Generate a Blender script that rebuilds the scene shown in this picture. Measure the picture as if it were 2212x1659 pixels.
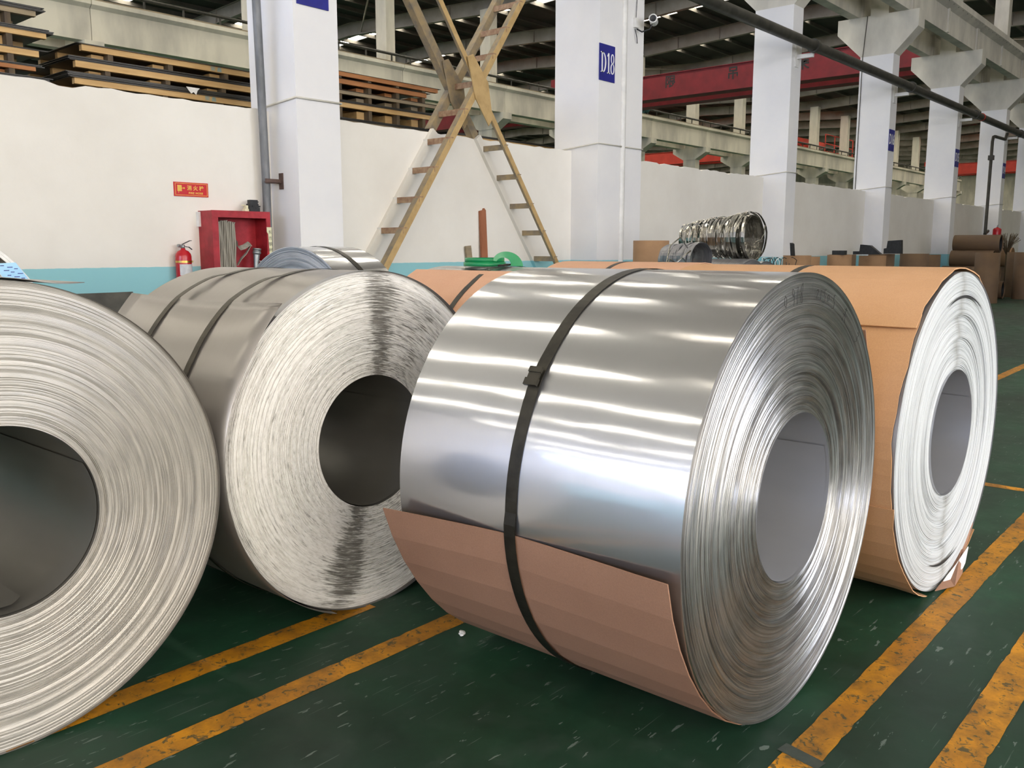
import bpy, bmesh, math, random
from math import pi, sin, cos, radians as R_, atan2, hypot, sqrt
from mathutils import Vector, Matrix, Euler, noise as mnoise
random.seed(11)
SC = bpy.context.scene
COL = SC.collection
for o in list(bpy.data.objects):
    bpy.data.objects.remove(o, do_unlink=True)

# ------------------------------------------------------------------ camera
FPX, HZ, VPX = 1912.0, 536.0, 2785.0            # in the 2212x1659 frame
pitch = math.atan((829.5 - HZ) / FPX)
yaw = math.atan((VPX - 1106.0) / hypot(FPX, 829.5 - HZ))
cam = bpy.data.cameras.new('camera')
cam.sensor_width = 36.0
cam.lens = 36.0 * FPX / 2212.0
cam.clip_start, cam.clip_end = 0.05, 500
cam_o = bpy.data.objects.new('camera', cam)
COL.objects.link(cam_o)
cam_o.location = (0, 0, 1.43)
cam_o.rotation_euler = Euler((pi / 2 - pitch, 0, yaw - pi / 2), 'XYZ')
SC.camera = cam_o

# ------------------------------------------------------------------ world, exposure
w = bpy.data.worlds.new('world'); SC.world = w
w.use_nodes = True
w.node_tree.nodes['Background'].inputs[0].default_value = (0.75, 0.85, 1.0, 1)
w.node_tree.nodes['Background'].inputs[1].default_value = 0.6
SC.view_settings.view_transform = 'Standard'
SC.view_settings.look = 'None'
SC.view_settings.gamma = 1.0
SC.view_settings.use_curve_mapping = False
SC.view_settings.exposure = 0.0
SKY_NEAR = 6.0       # roof lights over this bay, set dimmer so its walls stay darker
SKY_E = 23.0          # roof lights over the other bays
WIN_E = 8.6          # daylight through the side windows
END_E = 11.0           # daylight through the gable windows

# ------------------------------------------------------------------ helpers
def lin(c):
    if isinstance(c, str):
        c = c.lstrip('#'); c = [int(c[i:i + 2], 16) / 255 for i in (0, 2, 4)]
    return tuple((x / 12.92 if x <= 0.04045 else ((x + 0.055) / 1.055) ** 2.4) for x in c) + (1.0,)

class MB:
    """collects shapes, build() links them as ONE mesh object"""
    def __init__(s): s.v, s.f, s.sm = [], [], []
    def add(s, vs, fs, smooth=False):
        n = len(s.v); s.v += [tuple(v) for v in vs]
        s.f += [tuple(i + n for i in f) for f in fs]; s.sm += [smooth] * len(fs)
    def box(s, x0, x1, y0, y1, z0, z1, M=None):
        vs = [Vector(p) for p in ((x0,y0,z0),(x1,y0,z0),(x1,y1,z0),(x0,y1,z0),(x0,y0,z1),(x1,y0,z1),(x1,y1,z1),(x0,y1,z1))]
        if M is not None: vs = [M @ v for v in vs]
        s.add(vs, [(0,3,2,1),(4,5,6,7),(0,1,5,4),(1,2,6,5),(2,3,7,6),(3,0,4,7)])
        return s
    def bar(s, a, b, w, h, side=(0,0,1)):
        """box of section w (along side) x h from a to b"""
        a, b = Vector(a), Vector(b); d = (b - a).normalized()
        u = Vector(side) - d * Vector(side).dot(d)
        if u.length < 1e-5: u = d.orthogonal()
        u.normalize(); n = d.cross(u)
        vs = []
        for p in (a, b):
            for su, sn in ((-1,-1),(1,-1),(1,1),(-1,1)): vs.append(p + u * su * w / 2 + n * sn * h / 2)
        s.add(vs, [(0,3,2,1),(4,5,6,7),(0,1,5,4),(1,2,6,5),(2,3,7,6),(3,0,4,7)])
        return s
    def tube(s, pts, r, seg=8, cap=True, smooth=True):
        pts = [Vector(p) for p in pts]; n = len(pts)
        rr = r if isinstance(r, (list, tuple)) else [r] * n
        vs = []; prev = None
        for i, p in enumerate(pts):
            d = (pts[min(i + 1, n - 1)] - pts[max(i - 1, 0)]).normalized()
            if prev is None: u = d.orthogonal().normalized()
            else:
                u = prev - d * prev.dot(d)
                u = u.normalized() if u.length > 1e-6 else d.orthogonal().normalized()
            prev = u; v = d.cross(u)
            for k in range(seg):
                a = 2 * pi * k / seg; vs.append(p + (u * cos(a) + v * sin(a)) * rr[i])
        fs = [(i*seg+k, i*seg+(k+1)%seg, (i+1)*seg+(k+1)%seg, (i+1)*seg+k) for i in range(n-1) for k in range(seg)]
        s.add(vs, fs, smooth)
        if cap:
            s.add(vs[:seg], [tuple(reversed(range(seg)))]); s.add(vs[-seg:], [tuple(range(seg))])
        return s
    def ribbon(s, pts, nrm, wdt, th=0.001):
        """flat strip: pts path, nrm(i) outward normals, wdt vector giving half width"""
        n = len(pts); vs = []
        for i, p in enumerate(pts):
            p = Vector(p); q = Vector(nrm[i]) * th; ww = Vector(wdt[i]) if isinstance(wdt, list) else Vector(wdt)
            vs += [p - ww, p + ww, p + ww + q, p - ww + q]
        fs = []
        for i in range(n - 1):
            a, b = 4 * i, 4 * i + 4
            for k in range(4): fs.append((a + k, a + (k + 1) % 4, b + (k + 1) % 4, b + k))
        fs += [(3,2,1,0), tuple(4*(n-1)+k for k in range(4))]
        s.add(vs, fs, False); return s
    def lathe(s, prof, seg, M=None, smooth=True, split=False, a0=0.0, a1=2*pi):
        """prof: list of (radius, axial); axis = local Y, angle in XZ"""
        full = abs(a1 - a0 - 2 * pi) < 1e-6
        m = seg if full else seg + 1
        def ring(r, y): return [Vector((r*cos(a0+(a1-a0)*k/seg), y, r*sin(a0+(a1-a0)*k/seg))) for k in range(m)]
        def emit(pr):
            vs = []
            for r, y in pr: vs += ring(r, y)
            if M is not None: vs = [M @ v for v in vs]
            fs = []
            for i in range(len(pr) - 1):
                for k in range(seg):
                    k2 = (k + 1) % m
                    fs.append((i*m+k, i*m+k2, (i+1)*m+k2, (i+1)*m+k))
            s.add(vs, fs, smooth)
        if split:
            for i in range(len(prof) - 1): emit(prof[i:i + 2])
        else: emit(prof)
        return s
    def prism(s, poly, axis, a, b):
        """poly in the two other axes (order preserved), extruded along axis from a to b"""
        def P(p, t):
            return {'x': (t, p[0], p[1]), 'y': (p[0], t, p[1]), 'z': (p[0], p[1], t)}[axis]
        n = len(poly)
        vs = [P(p, a) for p in poly] + [P(p, b) for p in poly]
        s.add(vs, [tuple(range(n)), tuple(reversed(range(n, 2*n)))] + [(k, k+n, (k+1)%n+n, (k+1)%n) for k in range(n)])
        return s
    def build(s, name, m, parent=None, fix=True):
        me = bpy.data.meshes.new(name)
        me.from_pydata([tuple(v) for v in s.v], [], s.f)
        me.polygons.foreach_set('use_smooth', s.sm)
        if fix:
            bm = bmesh.new(); bm.from_mesh(me); bmesh.ops.recalc_face_normals(bm, faces=bm.faces); bm.to_mesh(me); bm.free()
        me.update()
        o = bpy.data.objects.new(name, me); COL.objects.link(o)
        if m is not None: me.materials.append(m)
        if parent is not None: o.parent = parent
        return o

def tag(o, label=None, cat=None, group=None, kind=None):
    if label: o['label'] = label
    if cat: o['category'] = cat
    if group: o['group'] = group
    if kind: o['kind'] = kind
    return o
def empty(name, loc=(0,0,0), rz=0.0, label=None, cat=None, group=None, kind=None):
    o = bpy.data.objects.new(name, None); COL.objects.link(o)
    o.empty_display_size = 0.1; o.location = loc; o.rotation_euler = (0, 0, rz)
    return tag(o, label, cat, group, kind)
def share(src, name, parent, loc=(0,0,0), rot=(0,0,0)):
    o = src.copy(); o.name = name; COL.objects.link(o); o.parent = parent; o.location = loc; o.rotation_euler = rot
    for k in list(o.keys()):
        if k in ('label', 'category', 'group'): del o[k]
    return o

# ------------------------------------------------------------------ materials
def new_mat(name):
    m = bpy.data.materials.new(name); m.use_nodes = True
    nt = m.node_tree; b = nt.nodes['Principled BSDF']
    return m, nt, b
def N(nt, t, **kw):
    n = nt.nodes.new(t)
    for k, v in kw.items(): setattr(n, k, v)
    return n
def L(nt, a, b): nt.links.new(a, b)
def coords(nt, scale=(1,1,1), kind='Object'):
    tc = N(nt, 'ShaderNodeTexCoord'); mp = N(nt, 'ShaderNodeMapping')
    mp.inputs['Scale'].default_value = scale
    L(nt, tc.outputs[kind], mp.inputs[0]); return mp.outputs[0]
def noise_tex(nt, vec, scale, detail=4, rough=.55, dist=0.0):
    n = N(nt, 'ShaderNodeTexNoise'); n.inputs['Scale'].default_value = scale
    n.inputs['Detail'].default_value = detail; n.inputs['Roughness'].default_value = rough
    n.inputs['Distortion'].default_value = dist
    if vec is not None: L(nt, vec, n.inputs['Vector'])
    return n.outputs['Fac']
def ramp(nt, fac, stops):
    r = N(nt, 'ShaderNodeValToRGB'); L(nt, fac, r.inputs[0])
    e = r.color_ramp.elements
    while len(e) < len(stops): e.new(0.5)
    for i, (p, c) in enumerate(stops):
        e[i].position = p; e[i].color = c if len(c) == 4 else (*c, 1)
    return r.outputs[0]
def g(v): return (v, v, v, 1)
def mix(nt, fac, a, b, mode='MIX'):
    n = N(nt, 'ShaderNodeMix', data_type='RGBA', blend_type=mode)
    for sock, v in ((n.inputs[0], fac), (n.inputs[6], a), (n.inputs[7], b)):
        if isinstance(v, (int, float)): sock.default_value = v
        elif isinstance(v, tuple): sock.default_value = v
        else: L(nt, v, sock)
    return n.outputs[2]
def math_(nt, op, a, b=None, c=None):
    n = N(nt, 'ShaderNodeMath', operation=op)
    for i, v in enumerate((a, b, c)):
        if v is None: continue
        if isinstance(v, (int, float)): n.inputs[i].default_value = v
        else: L(nt, v, n.inputs[i])
    return n.outputs[0]
def bump(nt, b, h, strength=.2, dist=.01):
    n = N(nt, 'ShaderNodeBump'); n.inputs['Strength'].default_value = strength; n.inputs['Distance'].default_value = dist
    L(nt, h, n.inputs['Height']); L(nt, n.outputs[0], b.inputs['Normal'])

def M_noise(name, c1, c2, rough=.6, metal=0.0, scale=6.0, sc=(1,1,1), bmp=.1, bdist=.005, lo=.35, hi=.65, detail=5, rvar=0.0):
    m, nt, b = new_mat(name)
    v = coords(nt, sc); f = noise_tex(nt, v, scale, detail)
    L(nt, ramp(nt, f, [(lo, lin(c1)), (hi, lin(c2))]), b.inputs['Base Color'])
    b.inputs['Roughness'].default_value = rough; b.inputs['Metallic'].default_value = metal
    if rvar:
        L(nt, math_(nt, 'MULTIPLY_ADD', f, rvar, rough - rvar / 2), b.inputs['Roughness'])
    if bmp: bump(nt, b, f, bmp, bdist)
    return m
def M_emit(name, col, s):
    m, nt, b = new_mat(name)
    b.inputs['Base Color'].default_value = lin(col); b.inputs['Emission Color'].default_value = lin(col)
    b.inputs['Emission Strength'].default_value = s; b.inputs['Roughness'].default_value = .5
    return m

def M_wall(name, white, blue, zband):
    """emulsion with a painted dado up to zband (world height; wall objects keep their origin on the floor)"""
    m, nt, b = new_mat(name)
    geo = N(nt, 'ShaderNodeNewGeometry'); sp = N(nt, 'ShaderNodeSeparateXYZ'); L(nt, geo.outputs['Position'], sp.inputs[0])
    n1 = noise_tex(nt, geo.outputs['Position'], 0.9, 6, .6)
    n2 = noise_tex(nt, geo.outputs['Position'], 14, 4, .6)
    base = ramp(nt, n1, [(.3, lin(white[0])), (.7, lin(white[1]))])
    spots = ramp(nt, n2, [(.70, g(0)), (.80, g(1))])
    base = mix(nt, math_(nt, 'MULTIPLY', spots, .10), base, lin('8d8880'))
    edge = math_(nt, 'ADD', sp.outputs[2], math_(nt, 'MULTIPLY', math_(nt, 'SUBTRACT', n2, .5), .012))
    isb = math_(nt, 'LESS_THAN', edge, zband)
    L(nt, mix(nt, isb, base, lin(blue)), b.inputs['Base Color'])
    b.inputs['Roughness'].default_value = .75
    bump(nt, b, n2, .12, .01)
    return m

def M_steel(name, c, rough=.24, aniso=.6, axis='Y', wav=.12, c2=None, scr=True):
    m, nt, b = new_mat(name)
    v = coords(nt, (1, .28, 1)); f = noise_tex(nt, v, 3.2, 3, .5)
    v2 = coords(nt, (1, 40, 1)); f2 = noise_tex(nt, v2, 3.0, 3, .6)
    col = ramp(nt, f, [(.3, lin(c)), (.7, lin(c2 or c))])
    out = nt.nodes['Material Output']
    t = N(nt, 'ShaderNodeTangent', direction_type='RADIAL', axis=axis)
    bs = [b, N(nt, 'ShaderNodeBsdfPrincipled')]
    bp = N(nt, 'ShaderNodeBump'); bp.inputs['Strength'].default_value = wav; bp.inputs['Distance'].default_value = .02; L(nt, f, bp.inputs['Height'])
    for q, (s_, k_) in zip(bs, ((b, rough), (None, rough + .30))):
        L(nt, col, q.inputs['Base Color']); q.inputs['Metallic'].default_value = 1.0
        L(nt, math_(nt, 'MULTIPLY_ADD', f2, .10, k_ - .05), q.inputs['Roughness'])
        q.inputs['Anisotropic'].default_value = aniso; q.inputs['Anisotropic Rotation'].default_value = .25; L(nt, t.outputs[0], q.inputs['Tangent'])
        if wav: L(nt, bp.outputs[0], q.inputs['Normal'])
    mx = N(nt, 'ShaderNodeMixShader'); mx.inputs[0].default_value = .55
    L(nt, bs[0].outputs[0], mx.inputs[1]); L(nt, bs[1].outputs[0], mx.inputs[2]); L(nt, mx.outputs[0], out.inputs['Surface'])
    return m

def polar(nt):
    """angle and radius about the coil axis (object space, axis height = object origin)"""
    tc = N(nt, 'ShaderNodeTexCoord'); sp = N(nt, 'ShaderNodeSeparateXYZ'); L(nt, tc.outputs['Object'], sp.inputs[0])
    ang = math_(nt, 'ARCTAN2', sp.outputs[2], sp.outputs[0])
    r = math_(nt, 'SQRT', math_(nt, 'ADD', math_(nt, 'MULTIPLY', sp.outputs[0], sp.outputs[0]), math_(nt, 'MULTIPLY', sp.outputs[2], sp.outputs[2])))
    return ang, r, sp
def polar_vec(nt, ang, r, ka, kr):
    """noise space without a seam: cos/sin of the angle plus the radius"""
    c = N(nt, 'ShaderNodeCombineXYZ')
    L(nt, math_(nt, 'MULTIPLY', math_(nt, 'COSINE', ang), ka), c.inputs[0])
    L(nt, math_(nt, 'MULTIPLY', math_(nt, 'SINE', ang), ka), c.inputs[1])
    L(nt, math_(nt, 'MULTIPLY', r, kr), c.inputs[2])
    return c.outputs[0]

def M_face_metal(name, stops, rough=.34, metal=1.0, aniso=.75, kr=90, ka=.6, bmp=.5):
    """strip edges of a bare coil: fine rings of slightly different greys"""
    m, nt, b = new_mat(name)
    ang, r, sp = polar(nt)
    f = noise_tex(nt, polar_vec(nt, ang, r, ka, kr), 2.0, 5, .65)
    f2 = noise_tex(nt, polar_vec(nt, ang, r, ka * 5, kr * .35), 1.6, 4, .6)
    col = ramp(nt, f, stops)
    col = mix(nt, .25, col, ramp(nt, f2, [(.3, lin('5b5a58')), (.7, lin('e6e4e0'))]), 'OVERLAY')
    L(nt, col, b.inputs['Base Color']); b.inputs['Metallic'].default_value = metal
    L(nt, math_(nt, 'MULTIPLY_ADD', f2, .22, rough - .11), b.inputs['Roughness'])
    b.inputs['Anisotropic'].default_value = aniso; b.inputs['Anisotropic Rotation'].default_value = .25
    t = N(nt, 'ShaderNodeTangent', direction_type='RADIAL', axis='Y'); L(nt, t.outputs[0], b.inputs['Tangent'])
    bump(nt, b, f, bmp, .002)
    return m

def M_face_paper(name):
    """frayed white interleaf paper between steel edges; darker in two ragged wedges"""
    m, nt, b = new_mat(name)
    ang, r, sp = polar(nt)
    # streak noise: long along the circumference, short across
    st = noise_tex(nt, polar_vec(nt, ang, r, 8, 190), 1.0, 4, .62, .25)
    big = noise_tex(nt, polar_vec(nt, ang, r, 2.2, 5), 1.0, 4, .6)
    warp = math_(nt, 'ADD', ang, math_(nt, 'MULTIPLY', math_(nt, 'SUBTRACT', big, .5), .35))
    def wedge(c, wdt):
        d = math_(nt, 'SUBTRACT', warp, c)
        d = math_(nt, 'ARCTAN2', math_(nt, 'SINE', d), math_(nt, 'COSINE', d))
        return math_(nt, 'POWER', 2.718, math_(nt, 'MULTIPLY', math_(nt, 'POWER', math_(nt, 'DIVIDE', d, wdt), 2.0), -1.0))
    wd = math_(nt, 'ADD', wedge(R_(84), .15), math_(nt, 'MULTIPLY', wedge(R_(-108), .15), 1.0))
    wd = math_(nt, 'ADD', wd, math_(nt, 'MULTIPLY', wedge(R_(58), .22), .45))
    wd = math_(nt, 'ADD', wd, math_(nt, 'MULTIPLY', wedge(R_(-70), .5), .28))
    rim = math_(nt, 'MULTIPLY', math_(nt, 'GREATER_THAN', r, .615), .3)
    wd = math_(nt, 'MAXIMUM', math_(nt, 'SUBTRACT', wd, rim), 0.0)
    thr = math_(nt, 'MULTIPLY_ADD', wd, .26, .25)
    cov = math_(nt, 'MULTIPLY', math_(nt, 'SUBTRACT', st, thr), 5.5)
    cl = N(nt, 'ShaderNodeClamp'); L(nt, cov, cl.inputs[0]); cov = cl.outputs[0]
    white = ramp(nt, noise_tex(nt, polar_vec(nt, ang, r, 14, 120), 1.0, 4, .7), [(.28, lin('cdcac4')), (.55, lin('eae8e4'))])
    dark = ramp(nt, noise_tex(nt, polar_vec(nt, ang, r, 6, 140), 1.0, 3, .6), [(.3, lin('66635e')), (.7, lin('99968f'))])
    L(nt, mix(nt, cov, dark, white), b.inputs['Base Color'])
    b.inputs['Roughness'].default_value = .55
    L(nt, math_(nt, 'MULTIPLY', math_(nt, 'SUBTRACT', 1.0, cov), .2), b.inputs['Metallic'])
    bump(nt, b, st, .3, .004)
    return m

def M_face_white(name):
    """smooth white wrapped edges with a thin darker line up and down the middle"""
    m, nt, b = new_mat(name)
    ang, r, sp = polar(nt)
    f = noise_tex(nt, polar_vec(nt, ang, r, .8, 60), 1.4, 4, .6)
    n2 = noise_tex(nt, polar_vec(nt, ang, r, 3, 30), 1.0, 4, .6)
    col = ramp(nt, f, [(.28, lin('aeb2b5')), (.5, lin('cdd1d4')), (.75, lin('d6dadd'))])
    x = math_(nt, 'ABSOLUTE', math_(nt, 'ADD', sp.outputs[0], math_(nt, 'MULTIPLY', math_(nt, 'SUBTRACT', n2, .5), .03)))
    stripe = ramp(nt, math_(nt, 'DIVIDE', x, .1), [(0, g(1)), (.06, g(.75)), (.5, g(.16)), (1, g(0))])
    tint = math_(nt, 'MULTIPLY', stripe, math_(nt, 'MULTIPLY_ADD', n2, .9, .1))
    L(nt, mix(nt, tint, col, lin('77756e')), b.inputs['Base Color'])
    b.inputs['Roughness'].default_value = .42
    bump(nt, b, f, .25, .003)
    return m

def M_card(name, c1, c2, flute=True):
    m, nt, b = new_mat(name)
    v = coords(nt, (1, .6, 1)); f = noise_tex(nt, v, 2.5, 5, .6)
    fine = noise_tex(nt, coords(nt, (1, 1, 1)), 220, 3, .7)
    col = ramp(nt, f, [(.3, lin(c1)), (.7, lin(c2))])
    col = mix(nt, .18, col, ramp(nt, fine, [(.3, g(.25)), (.7, g(.75))]), 'OVERLAY')
    L(nt, col, b.inputs['Base Color']); b.inputs['Roughness'].default_value = .72
    bump(nt, b, f, .08, .02)
    return m

def M_floor():
    m, nt, b = new_mat('green_floor_paint')
    geo = N(nt, 'ShaderNodeNewGeometry'); P = geo.outputs['Position']
    n1 = noise_tex(nt, P, .8, 6, .6); n2 = noise_tex(nt, P, 5.0, 6, .65)
    base = ramp(nt, n1, [(.3, lin('17291f')), (.5, lin('1f3e2d')), (.72, lin('2a5a40'))])
    base = mix(nt, ramp(nt, n2, [(.5, g(0)), (.8, g(.55))]), base, lin('3c4a42'))
    def flecks(ang, sx, sy, sc, lo, seed):
        mp = N(nt, 'ShaderNodeMapping'); mp.inputs['Rotation'].default_value = (0, 0, ang); mp.inputs['Scale'].default_value = (sx, sy, 1)
        mp.inputs['Location'].default_value = (seed, seed * 1.7, 0)
        L(nt, P, mp.inputs[0])
        vo = N(nt, 'ShaderNodeTexVoronoi'); vo.inputs['Scale'].default_value = sc; vo.inputs['Randomness'].default_value = 1.0
        wn = noise_tex(nt, mp.outputs[0], sc * 1.1, 4, .7)
        ad = N(nt, 'ShaderNodeMixRGB'); ad.inputs[0].default_value = .12
        L(nt, mp.outputs[0], ad.inputs[1])
        nz = N(nt, 'ShaderNodeTexNoise'); nz.inputs['Scale'].default_value = sc * 2.2; L(nt, mp.outputs[0], nz.inputs['Vector'])
        L(nt, nz.outputs['Color'], ad.inputs[2]); L(nt, ad.outputs[0], vo.inputs['Vector'])
        sepc = N(nt, 'ShaderNodeSeparateColor'); L(nt, vo.outputs['Color'], sepc.inputs[0])
        on = math_(nt, 'GREATER_THAN', sepc.outputs[0], .52)
        near = math_(nt, 'LESS_THAN', vo.outputs['Distance'], lo)
        return math_(nt, 'MULTIPLY', math_(nt, 'MULTIPLY', on, near), math_(nt, 'GREATER_THAN', wn, .47))
    fl = flecks(.5, 1.0, 5.0, 7.0, .16, 0.0)
    fl = math_(nt, 'MAXIMUM', fl, flecks(-.9, 1.0, 4.5, 9.0, .15, 3.1))
    fl = math_(nt, 'MAXIMUM', fl, flecks(1.7, 1.0, 1.8, 5.0, .10, 7.7))
    sc1 = flecks(.15, .5, 18.0, 4.0, .12, 5.2)
    sc1 = math_(nt, 'MAXIMUM', sc1, flecks(-.6, .5, 22.0, 4.5, .12, 9.4))
    base = mix(nt, math_(nt, 'MULTIPLY', fl, .62), base, lin('78857d'))
    base = mix(nt, math_(nt, 'MULTIPLY', sc1, .4), base, lin('6d7a72'))
    L(nt, base, b.inputs['Base Color'])
    L(nt, math_(nt, 'MULTIPLY_ADD', n2, .35, .30), b.inputs['Roughness'])
    b.inputs['Specular IOR Level'].default_value = .35
    bump(nt, b, n2, .06, .004)
    return m
def M_line():
    m, nt, b = new_mat('worn_yellow_paint')
    geo = N(nt, 'ShaderNodeNewGeometry'); P = geo.outputs['Position']
    n1 = noise_tex(nt, P, 7.0, 6, .7); n2 = noise_tex(nt, P, 30.0, 5, .7, 1.0); n3 = noise_tex(nt, P, 3.0, 3, .5)
    col = ramp(nt, n3, [(.3, lin('b97a16')), (.7, lin('e09a1c'))])
    dirt = ramp(nt, n1, [(.38, g(0)), (.68, g(.9))])
    chips = ramp(nt, n2, [(.55, g(0)), (.62, g(1))])
    col = mix(nt, dirt, col, lin('7a541d'))
    col = mix(nt, math_(nt, 'MULTIPLY', chips, .85), col, lin('33402f'))
    L(nt, col, b.inputs['Base Color']); b.inputs['Roughness'].default_value = .55
    bump(nt, b, n2, .1, .002)
    return m

MAT = {}
MAT['wall'] = M_wall('white_wall_paint', ('dedad2', 'e9e6df'), '8fc6ce', 1.245)
MAT['col'] = M_wall('white_column_paint', ('dddde0', 'e8e7e6'), '8fc6ce', 1.245)
MAT['conc'] = M_noise('pale_concrete', 'b9b6ad', 'd6d2c6', .85, 0, 1.6, (1, 1, .5), .15, .02)
MAT['conc_far'] = M_noise('weathered_concrete', 'a8a498', 'd8d2c0', .85, 0, .9, (1, 1, .35), .15, .02, .3, .6)
MAT['roof'] = M_noise('roof_sheet', '2b2a27', '3a3834', .8, 0, .6, bmp=0)
MAT['rafter'] = M_noise('grey_rafter_paint', '8a8377', '9d968a', .7, 0, 1.2, bmp=0)
MAT['purlin'] = M_noise('purlin_steel', '4d4943', '5e5a52', .7, .2, 1.2, bmp=0)
MAT['sky'] = M_emit('roof_light_panel', 'fff7e6', SKY_E)
MAT['skynear'] = M_emit('dim_roof_light_panel', 'fff4e0', SKY_NEAR)
MAT['win'] = M_emit('window_daylight', 'fff6ea', WIN_E)
MAT['wincool'] = M_emit('window_cool_daylight', 'edf2ff', WIN_E * 1.3)  # unseen panes tinted cooler and made stronger to brighten the middle of the wall
MAT['winend'] = M_emit('gable_window_daylight', 'cbdaff', END_E)
MAT['floor'] = M_floor()
MAT['line'] = M_line()
MAT['steelA'] = M_steel('bright_rolled_steel', 'c5c6c9', .125, .55, c2='d4d5d8', wav=.2)
MAT['steelB'] = M_steel('satin_rolled_steel', '9c9894', .30, .5, c2='a8a4a0', wav=.1)
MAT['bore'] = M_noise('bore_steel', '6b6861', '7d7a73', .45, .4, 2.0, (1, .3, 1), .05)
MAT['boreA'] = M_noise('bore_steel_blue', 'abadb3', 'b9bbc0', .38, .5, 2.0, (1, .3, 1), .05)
MAT['faceA'] = M_face_metal('bare_strip_edges', [(.25, lin('8c8c8d')), (.5, lin('b6b6b6')), (.75, lin('dcdcdc'))], .35, .93, .7)
MAT['faceC'] = M_face_metal('dull_strip_edges', [(.25, lin('a9a59e')), (.5, lin('b7b3ac')), (.78, lin('c6c2ba'))], .42, .45, .5, 130, .5, .12)
MAT['faceG'] = M_face_metal('blue_grey_strip_edges', [(.25, lin('8a8f9a')), (.5, lin('a4a9b3')), (.78, lin('b9bdc6'))], .45, .4, .4)
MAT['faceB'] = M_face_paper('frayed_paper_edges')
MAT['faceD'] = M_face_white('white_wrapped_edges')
MAT['strap'] = M_noise('black_steel_strap', '26241f', '3a372f', .42, .6, 14, (1, 1, 1), .1, .002)
MAT['strapdark'] = M_noise('brown_steel_strap', '37332b', '4a453a', .45, .6, 14, bmp=.1, bdist=.002)
MAT['cardA'] = M_card('brown_cardboard', '926d57', 'a17a62')
MAT['cardD'] = M_card('orange_cardboard', 'c39468', 'cda077')
MAT['cardE'] = M_card('pink_cardboard', 'c99878', 'd3a585')
MAT['core'] = M_card('core_board', '8a6a4c', 'a17f5d')
MAT['coredark'] = M_card('dark_core_board', '5d4937', '70583f')
MAT['tan'] = M_noise('tan_steel_paint', 'a78b5c', 'b99c6b', .6, 0, 9, bmp=.1, lo=.3, hi=.6)
MAT['tandirty'] = M_noise('dirty_tan_steel', '7d7466', 'a18d6a', .7, 0, 8, bmp=.15, lo=.35, hi=.65)
MAT['rung'] = M_noise('rusty_rung_steel', '8a6a55', 'a98e72', .75, 0, 18, bmp=.2, lo=.35, hi=.65)
MAT['white'] = M_noise('white_paint', 'd9d8d6', 'e6e5e2', .7, 0, 8, bmp=.05)
MAT['pipe'] = M_noise('dark_pipe_paint', '33322d', '47453e', .5, .3, 5, bmp=.08)
MAT['dpipe'] = M_noise('grey_downpipe', '5f6163', '85878a', .55, .2, 7, (1, 1, .3), .1, lo=.45, hi=.75)
MAT['red'] = M_noise('red_cabinet_paint', '8d1c26', 'ab2a34', .5, 0, 10, bmp=.1)
MAT['redgloss'] = M_noise('red_gloss', 'a8121e', 'bb1c28', .25, 0, 6, bmp=.03)
MAT['crane'] = M_noise('crane_red', '6a0f18', '7d1620', .6, 0, 2, bmp=.0)
MAT['cranel'] = M_noise('orange_red', 'b03224', 'c23c2a', .6, 0, 2, bmp=.0)
MAT['gold'] = M_noise('gold_print', 'd9b24a', 'e4c264', .5, 0, 9, bmp=0)
MAT['brass'] = M_noise('brass', 'b99a4a', 'd4bb72', .3, 1.0, 9, bmp=.05)
MAT['signred'] = M_noise('sign_red', 'bb1420', 'c61a26', .4, 0, 5, bmp=0)
MAT['signblue'] = M_noise('sign_blue', '1d1f77', '24288a', .4, 0, 6, bmp=0)
MAT['print'] = M_noise('white_print', 'e4e4e6', 'f0f0f0', .5, 0, 9, bmp=0)
MAT['ink'] = M_noise('black_ink', '1f1f1f', '2a2a2a', .7, 0, 9, bmp=0)
MAT['inkblue'] = M_noise('blue_stamp_ink', '6f9ea6', '83adb2', .8, 0, 9, bmp=0)
MAT['label'] = M_noise('grey_label', 'b9b9bd', 'd2d2d4', .5, 0, 20, bmp=0)
MAT['bluelabel'] = M_noise('blue_label', '8fc3e8', 'a2d0ef', .4, 0, 5, bmp=0)
MAT['black'] = M_noise('black_plastic', '17181a', '26282a', .5, 0, 20, bmp=.1)
MAT['cream'] = M_noise('cream_plastic', 'cfcba8', 'dedbb9', .5, 0, 20, bmp=.1)
MAT['hose'] = M_noise('grey_canvas_hose', '77736a', 'a39e92', .85, 0, 30, (1, 1, .15), .2, lo=.3, hi=.7)
MAT['alu'] = M_noise('cast_aluminium', '8b8f90', 'a4a8a8', .4, .7, 12, bmp=.1)
MAT['iron'] = M_noise('rusty_iron', '4a3a35', '66524a', .7, .2, 16, bmp=.2)
MAT['wood'] = M_noise('pallet_wood', 'b48f5c', 'cdab76', .75, 0, 10, (.25, 1, 2), .15, lo=.3, hi=.7)
MAT['woodor'] = M_noise('orange_pallet_wood', '96623a', 'b57c4c', .75, 0, 10, (.25, 1, 2), .15, lo=.3, hi=.7)
MAT['woodgr'] = M_noise('weathered_pallet_wood', '7f7360', 'a08f72', .8, 0, 10, (.25, 1, 2), .2, lo=.3, hi=.7)
MAT['wooddk'] = M_noise('dark_wood', '4c4033', '66573f', .8, 0, 10, (1, 1, .3), .2)
MAT['plank'] = M_noise('red_brown_plank', '8d5638', 'a2684a', .7, 0, 6, (2, 2, .3), .1)
MAT['sheet'] = M_noise('dark_steel_sheet', '3a3936', '514f4b', .45, .6, 4, (.4, 1, 12), .15)
MAT['darkplate'] = M_noise('dark_board', '3b3a35', '56544c', .6, .1, 4, bmp=.1)
MAT['green'] = M_noise('green_plastic', '0a7a45', '138a52', .28, 0, 5, bmp=.03)
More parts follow.
